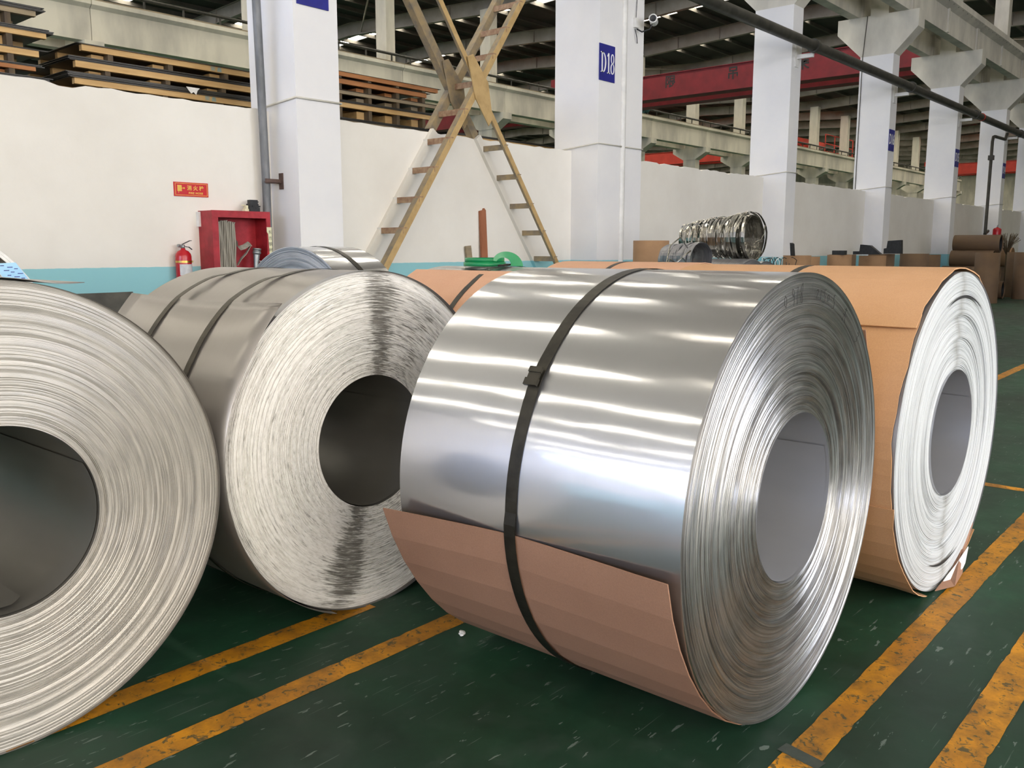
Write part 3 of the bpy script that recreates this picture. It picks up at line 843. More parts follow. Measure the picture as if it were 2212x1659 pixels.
# ---- coil E: behind A, steel top, pink cardboard side
RE = .665
cE = coil('steel_coil', 'coil behind the front one, pink-brown cardboard on its side and steel on top', 3.62, 2.60, 1.04, RE, .262,
          MAT['faceA'], MAT['steelA'], MAT['bore'], rings=50, seg=128, seed=17)
cE['_R'] = RE
wrap_sheet(cE, 'cardboard', MAT['cardE'], RE, 109, 235, -.01, 1.05, 6.0, .005, lambda a, y: .003 + .012 * max(0, 1 - (a - 109) / 12), None, True, 10)
sp = strap(cE, RE, .53, .034, plateau=((100, 245, .009),), bulge=((108, .008, 12),))
strap_seal(sp, RE + .004, .53, 96)
# ---- coil F: cardboard, behind D
RF = .665
cF = coil('steel_coil', 'cardboard-wrapped coil in the back row, only its pinkish top strip showing', 5.0, 2.75, 1.08, RF, .262,
          MAT['faceA'], MAT['steelB'], MAT['bore'], rings=40, seg=128, seed=19)
cF['_R'] = RF
wrap_sheet(cF, 'cardboard', MAT['cardE'], RF, 10, 330, -.0, 1.07, 6.0, .005, lambda a, y: .004, None, True, 8)
strap(cF, RF, .57, .034, off=.011)
# ---- coil G: narrow coil turned sideways near the cabinet
RG = .72
cG = coil('steel_coil', 'narrow blue-grey coil turned sideways below the fire hose cabinet', 3.6, 5.1, .46, RG, .25,
          MAT['faceG'], MAT['steelA'], MAT['bore'], rz=-pi / 2, rings=60, seg=128, amp=.001, seed=21, steps=((0, .01), (.5, .004), (.6, .008), (.8, .002), (1, 0)))
cG['_R'] = RG
strap(cG, RG, .22, .04)
# rz=-90deg turns local +Y to world +X: the end face looks towards -X
# ---- coil H: far left, its end closed by a steel disc inside a cream rim
RH = .81
cH = coil('steel_coil', 'coil with a dark steel end disc and pale blue label at the far left edge', 1.215, 5.0, 1.0, RH, .25,
          MAT['paper'], MAT['steelA'], MAT['bore'], rings=40, seg=128, amp=.0008, seed=23)
cH['_R'] = RH
o = MB().lathe([(RH * .962, .0), (RH * .962, -.006), (RH * .2, -.009), (0, -.009)], 128).build('end_disc', MAT['disc'], cH); o.location = (0, 0, RH)
def lp(x, z): return (.47 + (x + .075) * .55, .45 + (z - .325) * .6)
lab = MB().prism([lp(-.075, .478), lp(.16, .485), lp(.27, .33), lp(.03, .325)], 'y', -.0115, -.0085).build('blue_label', MAT['bluelabel'], cH); lab.location = (0, 0, RH)
MB().prism([lp(-.075, .478), lp(-.045, .479), lp(.06, .326), lp(.03, .325)], 'y', -.0125, -.0116).build('print', MAT['print'], lab)
for k in range(14):
    t_ = .06 + .063 * k; (x_, z_) = lp(-.066 + .105 * t_, .478 - .153 * t_)
    MB().box(x_, x_ + .010, -.0132, -.0126, z_ - .002, z_ + .0015).build('print', MAT['ink'], lab)
for k in range(9):
    t_ = .12 + .09 * k; (x_, z_) = lp(.01 + .105 * t_ + .05 * (k % 3), .478 - .153 * t_)
    MB().box(x_, x_ + .018 + .008 * (k % 2), -.0125, -.0116, z_ - .002, z_ + .002).build('print', MAT['signblue'], lab)
# ================================================================== THINGS ON THE WALL
def ring_glyph(mb, cx, cz, rx, rz, tx, tz, a0=0, a1=360, n=28):
    """oval stroke, tx thick at the sides and tz at top and bottom"""
    vs = []
    for i in range(n + 1):
        a = R_(a0 + (a1 - a0) * i / n)
        for k in (0, 1):
            for y in (-.003, -.001): vs.append((cx + (rx - k * tx) * cos(a), y, cz + (rz - k * tz) * sin(a)))
    mb.add(vs, [f for i in range(n) for f in ((4*i, 4*i+2, 4*i+6, 4*i+4), (4*i, 4*i+4, 4*i+5, 4*i+1), (4*i+2, 4*i+3, 4*i+7, 4*i+6))])
def serif_d18(e, w2, h):
    z0, z1 = h * .22, h * .78; m = (z0 + z1) / 2; H = (z1 - z0) / 2
    mb = MB(); mb.box(-.150, -.118, -.003, -.001, z0, z1); mb.box(-.172, -.10, -.003, -.001, z0, z0 + .014); mb.box(-.172, -.10, -.003, -.001, z1 - .014, z1)
    ring_glyph(mb, -.118, m, .088, H, .034, .016, -90, 90); mb.build('letter', MAT['print'], e)
    mb = MB(); mb.box(.018, .048, -.003, -.001, z0, z1); mb.box(-.006, .072, -.003, -.001, z0, z0 + .014)
    mb.add([(-.012, -.002, z1 - .055), (.018, -.002, z1 - .045), (.03, -.002, z1), (.018, -.002, z1)], [(0, 1, 2, 3)]); mb.build('letter', MAT['print'], e)
    mb = MB(); ring_glyph(mb, .132, m + H * .5, .044, H * .5, .022, .014, 0, 360); ring_glyph(mb, .132, m - H * .46, .052, H * .54, .026, .014, 0, 360); mb.build('letter', MAT['print'], e)
def plate_sign(name, x0, x1, z0, z1, y, txt, label, size, sx):
    e = empty(name, ((x0 + x1) / 2, y, z0), label=label, cat='sign')
    w2 = (x1 - x0) / 2
    MB().box(-w2, w2, 0, .012, 0, z1 - z0).build('plate', MAT['signblue'], e)
    h = z1 - z0
    if txt == 'D18':
        serif_d18(e, w2, h)
    else:
        text_part('lettering', txt, size, MAT['print'], e, (0, -.002, h * .52), (pi / 2, 0, 0), (sx, 1, 1), .001, 1.0, .004)
    return e
plate_sign('column_sign', 5.815, 6.22, 3.93, 4.45, 7.986, 'D19', 'dark blue plate at the top edge, only its lower corner in view', .36, .62)
plate_sign('column_sign', 11.178, 11.579, 3.905, 4.43, 7.986, 'D18', 'dark blue plate reading D18 on the white column', .36, .62)
for k, x in enumerate(nearX[1:4]):
    plate_sign('column_sign', x, x + .41, 3.9, 4.43, 7.986, 'D%d' % (16 - k), ['small blue plate on the nearer far column, edge-on', 'faded blue plate on the column left of the thin standpipe', 'faint blue plate on the column behind the thin standpipe'][k], .36, .62)

# fire hose sign
e = empty('fire_hose_sign', (4.807, 8.488, 1.948), label='small red sign lettered FIRE HOSE in gold above the cabinet', cat='sign')
MB().box(-.187, .187, 0, .012, 0, .14).build('plate', MAT['signred'], e)
mb = MB()
for a in ((-.176, .176, .010, .014), (-.176, .176, .126, .130)): mb.box(a[0], a[1], -.0015, 0, a[2], a[3])
for a in ((-.176, -.172), (.172, .176)): mb.box(a[0], a[1], -.0015, 0, .010, .130)
mb.build('border', MAT['gold'], e)
text_part('lettering', '消 火 栓', .052, MAT['gold'], e, (.045, -.001, .082), (pi/2, 0, 0), (1, 1, 1), .0006, 1.0, .0012)
text_part('lettering', 'FIRE HOSE', .027, MAT['gold'], e, (.047, -.001, .034), (pi/2, 0, 0), (1.12, 1, 1), .0006, 1.15, .0008)
mb = MB(); mb.box(-.152, -.105, -.0015, 0, .05, .11); mb.box(-.105, -.088, -.0015, 0, .078, .083); mb.box(-.142, -.138, -.0015, 0, .032, .05)
mb.lathe([(.0, -.0015), (.009, -.0015), (.009, 0)], 14, Matrix.Translation((-.08, 0, .081)))
mb.build('hose_symbol', MAT['gold'], e)

# fire hose cabinet (open front)
e = empty('fire_hose_cabinet', (5.21, 8.37, .98), label='open red fire hose cabinet on the white wall', cat='cabinet')
W2, D0, D1, H = .338, -.125, .128, .828
mb = MB()
mb.box(-W2, -W2 + .02, D0, D1, 0, H); mb.box(W2 - .02, W2, D0, D1, 0, H); mb.box(-W2 + .02, W2 - .02, D0, D1, H - .02, H); mb.box(-W2 + .02, W2 - .02, D0, D1, 0, .02)
mb.build('case', MAT['red'], e)
MB().box(-W2 + .02, W2 - .02, D1 - .02, D1 - .002, .02, H - .02).build('back_panel', MAT['red'], e)
mb = MB()
mb.box(-W2 - .004, -W2 + .065, D0 - .015, D0, -.002, H + .002); mb.box(W2 - .045, W2 + .004, D0 - .015, D0, -.002, H + .002)
mb.box(-W2 + .065, W2 - .045, D0 - .015, D0, H - .068, H + .002); mb.box(-W2 + .065, W2 - .045, D0 - .015, D0, 0, .06)
mb.build('front_frame', MAT['red'], e)
mb = MB(); rnd = random.Random(4)
mb.box(-W2 - .022, -W2 - .001, D1 - .05, D1 + .0, H - .16, H - .01)
mb.build('paint_streak', MAT['white'], e)
# paper notice pasted on the cabinet edge
e2 = empty('paper_notice', (5.53, 8.226, 1.33), label='narrow strip of printed paper pasted on the cabinet frame', cat='notice')
mb = MB(); mb.prism([(-.03, .32), (.03, .32), (.03, 0), (-.005, -.02), (-.014, .25), (-.03, .27)], 'y', -.002, 0); mb.build('sheet', MAT['cream'], e2)
for i, ch in enumerate('东方钢材'):
    text_part('lettering', ch, .042, MAT['ink'], e2, (.010, -.0025, .265 - i * .062), (pi/2, 0, 0), (1, 1, 1), .0003)
# folded hose
e = empty('fire_hose', (5.03, 8.36, 1.01), label='grey canvas fire hose hanging in folds inside the cabinet', cat='hose')
rnd = random.Random(8)
for k in range(11):
    x = -.095 + k * .0225; zt = .705 - .004 * abs(k - 5) + rnd.uniform(-.004, .004)
    mb = MB(); pts = []; n = 18
    for i in range(n + 1):
        z = .015 + (zt - .03) * i / n
        pts.append((x + .004 * sin(i * .9 + k) * (1 - i / n), -.012 + .006 * sin(i * .5 + k * 1.7), z))
    pts += [(x + .004, -.012, zt - .004), (x + .010, -.012, zt)]
    vs = []
    for p in pts:
        for dx, dy in ((-.0085, -.05), (.0085, -.05), (.0105, 0), (.0085, .05), (-.0085, .05), (-.0105, 0)): vs.append((p[0] + dx, p[1] + dy, p[2]))
    nn = len(pts)
    mb.add(vs, [(i*6+q, i*6+(q+1)%6, (i+1)*6+(q+1)%6, (i+1)*6+q) for i in range(nn-1) for q in range(6)] + [tuple(range(6)), tuple((nn-1)*6+q for q in range(6))], False)
    mb.build('hose_fold', MAT['hose'], e)
mb = MB()
mb.ribbon([(.15, -.05, .5), (.155, -.055, .44), (.18, -.06, .415), (.23, -.07, .43), (.285, -.08, .465), (.30, -.085, .455)], [(0,0,1)]*6, (0, .025, .018), .008)
mb.ribbon([(.30, -.08, .455), (.25, -.07, .37), (.19, -.06, .31), (.15, -.055, .25)], [(1,0,0)]*4, (.012, .022, .01), .008)
mb.build('loose_end', MAT['hose'], e)
c_ = MB(); c_.lathe([(.0, -.03), (.032, -.03), (.032, -.01), (.026, -.01), (.026, .02), (.034, .02), (.034, .04), (0, .04)], 20, Matrix.Translation((.175, -.07, .16)) @ Matrix.Rotation(R_(60), 4, 'Z') @ Matrix.Rotation(R_(15), 4, 'X'))
c_.build('coupling', MAT['alu'], e)
e = empty('hose_nozzle', (5.375, 8.29, 1.06), label='grey metal hose nozzle standing in the fire hose cabinet', cat='nozzle')
MB().lathe([(0, 0), (.018, 0), (.02, .1), (.028, .22), (.036, .30), (.036, .31), (.044, .31), (.044, .335), (.04, .335), (.04, .35), (.045, .35), (.045, .37), (.03, .37)], 24, Matrix.Rotation(R_(6), 4, 'Y') @ Matrix.Rotation(R_(90), 4, 'X')).build('barrel', MAT['alu'], e)
MB().tube([(.05, 0, .235), (.085, -.01, .23)], .006, 6).build('lug', MAT['alu'], e)
# contactor on top of the cabinet
e = empty('electrical_contactor', (5.43, 8.36, 1.81), label='small black electrical contactor lying on top of the red cabinet', cat='contactor')
mb = MB(); mb.box(-.062, .062, -.04, .04, 0, .045); mb.box(-.056, .05, -.035, .035, .045, .085); mb.box(-.045, .045, -.03, .03, .085, .125)
for i in range(4): mb.box(-.07 + i * .04, -.055 + i * .04, -.045, .045, .03 + .02 * (i % 2), .045 + .02 * (i % 2))
for zz in (.02, .06, .10): mb.box(.05, .068, -.01, .01, zz, zz + .012)
mb.build('housing', MAT['black'], e)
mb = MB(); mb.box(-.115, -.066, -.03, .02, 0, .03); mb.box(-.105, -.075, -.03, .015, .03, .065); mb.box(-.13, -.11, -.02, .01, .06, .072); mb.build('terminal', MAT['cream'], e)

# fire extinguisher
def extinguisher(x, y, z0, label, R=.078, H=.36, detail=True):
    e = empty('fire_extinguisher', (x, y, z0), label=label, cat='extinguisher')
    rot = Matrix.Rotation(R_(90), 4, 'X')
    MB().lathe([(0, 0), (R * .9, 0), (R, .012), (R, H - .03), (R * .93, H - .008), (R * .7, H + .018), (R * .3, H + .034), (R * .25, H + .05), (0, H + .05)], 32, rot).build('cylinder', MAT['redgloss'], e)
    MB().lathe([(0, H + .045), (.02, H + .045), (.02, H + .085), (0, H + .085)], 12, rot).box(-.03, .012, -.012, .012, H + .06, H + .085).build('valve', MAT['alu'], e)
    mb = MB(); mb.bar((-.01, 0, H + .085), (.075, -.01, H + .125), .02, .006, (0, 1, 0)); mb.bar((.07, -.01, H + .123), (.09, -.01, H + .125), .02, .006, (0, 1, 0))
    mb.build('lever', MAT['black'], e)
    mb = MB(); mb.bar((-.005, 0, H + .07), (.06, -.01, H + .06), .018, .006, (0, 1, 0)); mb.bar((.058, -.01, H + .062), (.092, -.01, H + .035), .018, .006, (0, 1, 0)); mb.build('handle', MAT['black'], e)
    MB().tube([(-.02, 0, H + .07), (-.055, -.005, H + .075)], .016, 8).build('gauge', MAT['alu'], e)
    if detail:
        lm = MB(); lm.lathe([(R + .001, .14), (R + .001, .25)], 20, rot, a0=R_(28), a1=R_(148)); lm.build('label', MAT['label'], e)
        for zz in (.265, .085):
            bm_ = MB(); bm_.lathe([(R + .002, zz), (R + .002, zz + .02)], 32, rot); bm_.box(R, R + .02, -.012, .012, zz, zz + .02); bm_.box(-.02, .02, R, .1, zz, zz + .02)
            bm_.build('clamp_band', MAT['brass'], e)
    return e
extinguisher(4.63, 8.40, 1.02, 'red fire extinguisher clamped to the wall left of the red cabinet')
# grey downpipe with bracket
e = empty('downpipe', (5.62, 8.38, 0), label='scuffed grey downpipe running up beside the cabinet', cat='pipe')
MB().tube([(0, 0, 0), (0, 0, 2.2), (-.03, 0, 4.0), (-.06, 0, 6.2)], .045, 16).build('tube', MAT['dpipe'], e)
mb = MB(); mb.bar((-.05, -.06, 2.13), (.15, -.06, 2.13), .006, .05, (0, 0, 1)); mb.bar((-.05, -.06, 2.14), (.15, -.06, 2.14), .05, .006, (0, 0, 1))
mb.build('bracket_arm', MAT['iron'], e)
MB().bar((.145, -.07, 2.06), (.145, -.07, 2.23), .012, .07, (1, 0, 0)).build('bracket_plate', MAT['iron'], e)
# pipe in the joint of the twin columns
e = empty('joint_pipe', (11.85, 8.035, 0), label='slim white pipe in the joint beside the D18 column', cat='pipe')
MB().tube([(0, 0, 0), (0, 0, 6.2)], .066, 12).build('tube', MAT['white'], e)
# security camera
e = empty('security_camera', (12.12, 7.98, 4.7), label='small white security camera on a bracket high on the column', cat='camera')
MB().box(-.05, .05, -.03, .02, .1, .24).build('junction_box', MAT['white'], e)
mb = MB(); mb.tube([(0, -.02, .08), (.02, -.10, .03), (.06, -.22, .06), (.08, -.24, .13)], .012, 8); mb.tube([(-.02, 0, .08), (-.01, -.03, -.05), (.05, 0, -.12)], .006, 6); mb.build('arm', MAT['black'], e)
rot = Matrix.Translation((.09, -.26, .19)) @ Matrix.Rotation(R_(-62), 4, 'Z')
MB().lathe([(0, .14), (.05, .14), (.062, .12), (.062, -.09), (.066, -.10), (.066, -.12), (.05, -.12)], 24, rot).build('housing', MAT['white'], e)
MB().lathe([(.05, -.115), (.02, -.105), (0, -.105)], 20, rot).build('lens', MAT['black'], e)
MB().tube([(0, 0, .24), (.03, .0, .6), (.0, .0, 1.2)], .005, 5).build('cable', MAT['black'], e)

# ================================================================== CROSS BRACING WITH RUNGS
e = empty('cross_bracing', (8.62, 8.3, 0), label='tan steel cross bracing with ladder rungs between two white columns', cat='bracing')
def zl(x): return 4.36 - (x - 7.99) * 1.366        # falling diagonal
def zrr(x): return 1.93 + (x - 7.51) * 1.40        # rising diagonal
def leg(xa, za, xb, zb, y, mat, name='leg', wdt=.085, dep=.10, fl=.09):
    """channel: web in the plane of the bracing, flange running back"""
    mb = MB(); a = Vector((xa, y, za)); b = Vector((xb, y, zb)); d = (b - a).normalized(); n = Vector((0, 1, 0)).cross(d)
    if n.x > 0: n = -n                              # flange on the left-hand edge
    c0 = Vector((e.location.x, e.location.y, 0))
    mb.bar(a - c0, b - c0, .012, wdt, (0, 1, 0)); mb.build(name, mat, e)
    o1 = n * (wdt / 2 - .005) + Vector((0, dep / 2, 0)) - c0
    m2 = MB(); m2.bar(a + o1, b + o1, dep, .012, (0, 1, 0)); m2.build('leg_flange', MAT['tandirty'], e)
leg(6.38, zrr(6.38), 11.1, zrr(11.1), 8.04, MAT['tan'], wdt=.082, dep=.09)
leg(7.0, zl(7.0), 11.15, zl(11.15), 8.06, MAT['tan'], wdt=.07, dep=.035)
# rear pair: above the wall bare, below it whitewashed and slightly proud of the wall
xr = 7.51 + (2.93 - 1.93) / 1.40; xl = 7.99 + (4.36 - 2.93) / 1.366
leg(xr, 2.93, 11.1, zrr(11.1), 8.5, MAT['tandirty'], wdt=.10)
leg(7.0, zl(7.0), xl, 2.93, 8.5, MAT['tandirty'], wdt=.12)
ctr = Vector((e.location.x, e.location.y, 0))
for xa, za, xb, zb in ((6.38, zrr(6.38), xr, 2.92), (xl, 2.92, 11.15, zl(11.15))):
    mb = MB(); mb.bar(Vector((xa, 8.47, za)) - ctr, Vector((xb, 8.47, zb)) - ctr, .06, .10, (0, 1, 0)); mb.build('leg', MAT['wall'], e)
# gusset plates at the crossings
gp = [(-.17, .29), (-.07, .33), (.21, .02), (.29, -.42), (.22, -.52), (-.03, -.20)]
gc = (8.56, 3.52)
for y, mt in ((8.03, MAT['tan']), (8.47, MAT['tandirty'])):
    mb = MB(); mb.prism([(gc[0] + p[0] - ctr.x, gc[1] + p[1]) for p in gp], 'y', y - ctr.y - .014, y - ctr.y); mb.build('gusset_plate', mt, e)
# rungs: short channels from front leg back to rear leg / wall
for k in range(10):
    z = 5.35 - .375 * k - .34 + .0
    x = 7.51 + (z - 1.93) / 1.40
    yb = 8.5 if z > 2.9 else 8.45
    mb = MB(); mb.box(x - ctr.x - .035, x - ctr.x + .035, 8.03 - ctr.y, yb - ctr.y, z + .03, z + .042); mb.box(x - ctr.x - .035, x - ctr.x - .025, 8.03 - ctr.y, yb - ctr.y, z - .03, z + .03)
    mb.build('rung', MAT['rung'], e)
    if z < 2.9:
        m2 = MB(); m2.box(x - ctr.x - .04, x - ctr.x + .04, yb - ctr.y - .02, 8.5 - ctr.y, z - .035, z + .046); m2.build('rung_end', MAT['white'], e)
for z in (2.76, 2.39, 2.01, 1.64, 1.27):
    x = 7.99 + (4.36 - z) / 1.366
    mb = MB(); mb.box(x - ctr.x - .035, x - ctr.x + .035, 8.05 - ctr.y, 8.44 - ctr.y, z + .03, z + .042); mb.box(x - ctr.x - .035, x - ctr.x - .025, 8.05 - ctr.y, 8.44 - ctr.y, z - .03, z + .03)
    mb.build('rung', MAT['tandirty'], e)

# ================================================================== PIPES OVERHEAD
e = empty('overhead_pipe', (12, 7.6, 5.44), label='long dark pipe running along the columns overhead', cat='pipe')
MB().tube([(-1.5, 0, 0), (70, 0, -.02)], .105, 16).build('tube', MAT['pipe'], e)
for k, x in enumerate((6.0, 12.1, 18.2, 24.2, 30.0, 36.0)):
    MB().tube([(x - .05, 0, 0), (x + .05, 0, 0)], .135, 16).build('flange', MAT['pipe'], e)
for x in nearX[:5]:
    mb = MB(); mb.box(x + .2 - 12, x + .27 - 12, .05, .42, -.19, -.11); mb.box(x + .15 - 12, x + .32 - 12, .38, .42, -.35, .1); mb.build('bracket', MAT['white'], e)
MB().tube([(18.9, 0, -.0), (18.96, 0, 0)], .12, 16).build('red_band', MAT['cranel'], e)
e = empty('standpipe', (33.0, 7.72, 0), label='thin dark standpipe dropping from the overhead pipe', cat='pipe')
MB().tube([(0, 0, 0), (0, 0, 4.9), (.08, 0, 5.05), (.25, 0, 5.08), (1.4, -.06, 5.08), (1.5, -.09, 5.3)], .05, 10).build('tube', MAT['pipe'], e)
MB().tube([(-.05, 0, 1.9), (.35, 0, 2.0)], .05, 8).box(-.08, .08, -.08, .08, 4.3, 4.45).build('valve', MAT['pipe'], e)
extinguisher(33.6, 7.5, 1.58, 'tiny red extinguisher by the thin standpipe in the distance', .13, .5, False)
e = empty('red_stand', (33.6, 7.5, 0), label='red stand under the distant extinguisher', cat='stand')
MB().box(-.3, .3, -.15, .15, 1.5, 1.58).box(-.25, .25, -.12, .12, 0, 1.5).build('box', MAT['red'], e)

# ================================================================== CRANES
def bridge_crane(x, y0, y1, z0, h, mat, label, chars=None):
    e = empty('bridge_crane', (x, (y0 + y1) / 2, z0), label=label, cat='crane')
    L2 = (y1 - y0) / 2; K = L2 - .55
    for dx in (0, 1.7):
        MB().box(dx - .3, dx + .3, -K, K, 0, h).build('girder', mat, e)
        mb = MB(); mb.box(dx - .36, dx + .36, -K, K, h, h + .03); mb.box(dx - .36, dx + .36, -K, K, -.03, 0); mb.build('flange', mat, e)
    for s in (-1, 1):
        MB().box(-1.6, 3.3, s * L2 - .14, s * L2 + .14, h - .18, h + .2).box(-.3, .3, min(s * K, s * L2), max(s * K, s * L2), h - .18, h).build('end_carriage', mat, e)
    if chars:
        for i, (ch, yy) in enumerate(chars):
            text_part('lettering', ch, .55, MAT['ink'], e, (-.305, yy - e.location.y, h * .62), (pi/2, 0, -pi/2), (1, 1, 1), .002, 1.0, .01)
    return e
bridge_crane(35.3, 9.05, 26.7, 8.0, .98, MAT['crane'], 'dark red bridge crane girder spanning the bay behind the columns', [('限', 21.2), ('吊', 18.2), ('荣', 15.2)])
bridge_crane(66, 28.2, 45.4, 8.35, .95, MAT['cranel'], 'orange-red crane girder glimpsed under the distant crane beam')
bridge_crane(92, 9.05, 26.7, 8.3, .95, MAT['cranel'], 'bright red crane girder far down the hall between the last columns')
bridge_crane(38, 28.2, 45.4, 8.3, .95, MAT['crane'], 'dark red crane girder low behind the cross bracing')
# red maintenance platform on the distant rails
e = empty('red_platform', (72, 28.2, 8.6), label='red railed maintenance platform above the distant crane beam', cat='platform')
mb = MB(); mb.box(-2.4, 3.6, -.1, .9, 0, .35); mb.build('deck', MAT['cranel'], e)
for x in (-2.3, -.4, 1.6, 3.5):
    MB().tube([(x, -.05, .3), (x, -.05, 1.6)], .04, 6).build('post', MAT['cranel'], e)
for z in (.9, 1.6): MB().tube([(-2.3, -.05, z), (3.5, -.05, z)], .04, 6).build('guard_rail', MAT['cranel'], e)
e = empty('crane_motor', (41.3, 26.72, 8.48), label='dark teal motor on the distant crane rail', cat='motor')
MB().lathe([(0, -.4), (.22, -.4), (.27, -.3), (.27, .3), (.2, .42), (0, .42)], 18, Matrix.Translation((0, 0, .27))).build('casing', MAT['tealm'], e)
MB().box(-.2, .2, -.3, .3, 0, .08).build('foot', MAT['tealm'], e)

# ================================================================== PALLET STACKS BEHIND THE WALL
def skid(mats, x0, x1, yf, yb, z, hb, hf, label, group, feet, sheet_t):
    """wooden skid (bearers along X on cross feet) carrying a pack of dark steel sheet"""
    e = empty('sheet_pallet', ((x0 + x1) / 2, yf, z), label=label, cat='pallet', group=group)
    cx = (x0 + x1) / 2; rnd = random.Random(int(x0 * 100 + z * 1000))
    for fx in feet:
        MB().box(fx - .028 - cx, fx + .028 - cx, .0, yb - yf, 0, hf).build('foot', MAT['wooddk'], e)
        MB().box(fx - .16 - cx, fx - .03 - cx, .10, yb - yf - .05, 0, hf * .9).build('foot', mats, e)
    for y in (0, (yb - yf) / 2, yb - yf - .05):
        MB().box(x0 - cx + rnd.uniform(0, .04), x1 - cx - rnd.uniform(0, .03), y - .012, y + .05, hf, hf + hb).build('bearer', mats, e)
    zz = hf + hb; n = max(2, int(sheet_t / .008))
    for i in range(n):
        t = sheet_t / n
        MB().box(x0 - cx - .05 + rnd.uniform(-.03, .03), x1 - cx + .05 + rnd.uniform(-.03, .03), -.03 + rnd.uniform(-.015, .012), yb - yf + .02, zz + i * t, zz + (i + 1) * t - .001).build('steel_sheet', MAT['sheet'], e)
    return e
def base_stack(x0, x1, yf, yb, ztop, label):
    e = empty('steel_sheet_stack', ((x0 + x1) / 2, yf, 0), label=label, cat='sheet stack')
    n = int(ztop / .3); h = ztop / n
    for i in range(n): MB().box(-(x1 - x0) / 2, (x1 - x0) / 2, .02 * (i % 2), yb - yf, i * h, (i + 1) * h - .01).build('sheet_pack', MAT['sheet'], e)
YF, YB = 9.72, 10.9
base_stack(4.25, 7.1, YF, YB, 2.99, 'dark steel sheets stacked behind the half wall, left of the blue-plated column')
fm = [4.57, 5.25, 5.95, 6.65]
skid(MAT['wood'], 4.24, 7.1, YF, YB, 2.995, .06, .13, 'lowest wooden sheet pallet behind the wall, left of the first column', 'pallets behind the wall', fm, .06)
skid(MAT['wood'], 4.24, 7.1, YF, YB, 3.25, .065, .045, 'middle wooden sheet pallet behind the wall, left of the first column', 'pallets behind the wall', [f + .04 for f in fm], .045)
skid(MAT['wood'], 4.34, 7.15, YF, YB, 3.408, .06, .062, 'topmost wooden sheet pallet of the middle stack behind the wall', 'pallets behind the wall', [f + .08 for f in fm], .012)
base_stack(1.2, 3.96, YF, YB, 2.945, 'dark steel sheets stacked behind the half wall at the far left')
fl = [1.9, 2.6, 3.02, 3.65]
for z, hb, hf, st, xr_, lab, mt in ((2.95, .055, .10, .028, 3.95, 'lowest pallet of the leaning stack at the top left corner', 'wood'), (3.135, .04, .055, .018, 3.9, 'second pallet up in the stack at the top left corner', 'woodor'),
                            (3.25, .06, .08, .010, 3.94, 'third pallet up in the stack at the top left corner', 'wood'), (3.402, .05, .118, .038, 4.0, 'fourth pallet up in the stack at the top left corner', 'wood'), (3.61, .05, .11, .04, 3.92, 'topmost grey pallet in the stack at the top left corner', 'woodgr')):
    skid(MAT[mt], 1.2, xr_, YF, YB, z, hb, hf, lab, 'pallets behind the wall', fl, st)
base_stack(7.25, 9.5, YF, YB, 2.945, 'steel sheets stacked behind the wall under the orange pallets')
fr = [7.72, 8.23, 8.74, 9.24]
for z, hb, hf, st, xr_, lab, mt in ((2.95, .05, .12, .035, 9.3, 'bottom shadowed pallet right of the first column', 'woodgr'), (3.16, .06, .13, .028, 9.45, 'scuffed pale pallet under steel sheets, right of the first column', 'wood'),
                            (3.38, .045, .08, .006, 9.5, 'weathered pallet in the middle of the stack right of the first column', 'woodgr'), (3.512, .06, .078, .004, 9.3, 'orange-brown pallet second from the top, right of the first column', 'woodor'), (3.656, .056, .03, .006, 9.52, 'topmost orange pallet right of the first column', 'woodor')):
    skid(MAT[mt], 7.25, xr_, YF, YB, z, hb, hf, lab, 'pallets behind the wall', fr, st)
base_stack(9.75, 12.9, YF, YB, 3.0, 'low stack of steel sheets behind the cross bracing')
skid(MAT['wood'], 9.75, 12.9, YF, YB, 3.0, .07, .06, 'low pallet seen just above the wall beside the D18 column', 'pallets behind the wall', [10.1, 10.9, 11.6, 12.4], .03)
# blue stamps on two bearers
e = empty('stamp', (6.05, YF - .015, 3.475), label='small blue stamped characters on the upper pallet bearer', cat='stamp')
text_part('lettering', '荣 鑫', .055, MAT['inkblue'], e, (-.16, -.004, .022), (pi/2, 0, 0), (1.2, 1, 1), .0004)
e = empty('stamp', (6.0, YF - .015, 3.13), label='small blue stamped characters on the lower pallet bearer', cat='stamp')
text_part('lettering', '荣 鑫', .055, MAT['inkblue'], e, (-.2, -.004, .022), (pi/2, 0, 0), (1.2, 1, 1), .0004)
e = empty('torn_paper', (5.57, YF - .05, 3.2), label='scrap of torn white paper stuck to the pallet stack', cat='paper')
MB().prism([(-.09, .05), (.08, .05), (.05, .02), (.03, -.03), (0, .0), (-.03, -.02), (-.06, .01)], 'y', 0, .003).build('sheet', MAT['paper'], e)

# ================================================================== ALONG THE WALL
# dark board leaning
e = empty('dark_board', (3.75, 8.1, 0), label='dark flat board leaning on the wall behind the big left coil', cat='board')
Mx = Matrix.Rotation(R_(-19), 4, 'X')
MB().box(-.35, .36, 0, .02, 0, 1.07, Mx).build('panel', MAT['darkplate'], e)
MB().box(-.35, .36, -.004, .0, .85, .87, Mx).build('edge_strip', MAT['sheet'], e)
e = empty('wooden_plank', (9.138, 8.36, 0), label='tall red-brown wooden plank leaning against the wall', cat='plank')
MB().prism([(-.055, 0), (.06, 0), (.06, 1.95), (.03, 1.98), (.02, 1.955), (-.055, 1.94)], 'y', 0, .035).build('board', MAT['plank'], e); e.rotation_euler = (R_(-3), 0, 0)
e = empty('wooden_offcut', (8.96, 8.36, 0), label='short pale wooden offcut beside the tall plank', cat='plank')
MB().box(-.05, .05, 0, .03, 0, 1.47).build('board', MAT['woodgr'], e); e.rotation_euler = (R_(-3.5), R_(-5), 0)
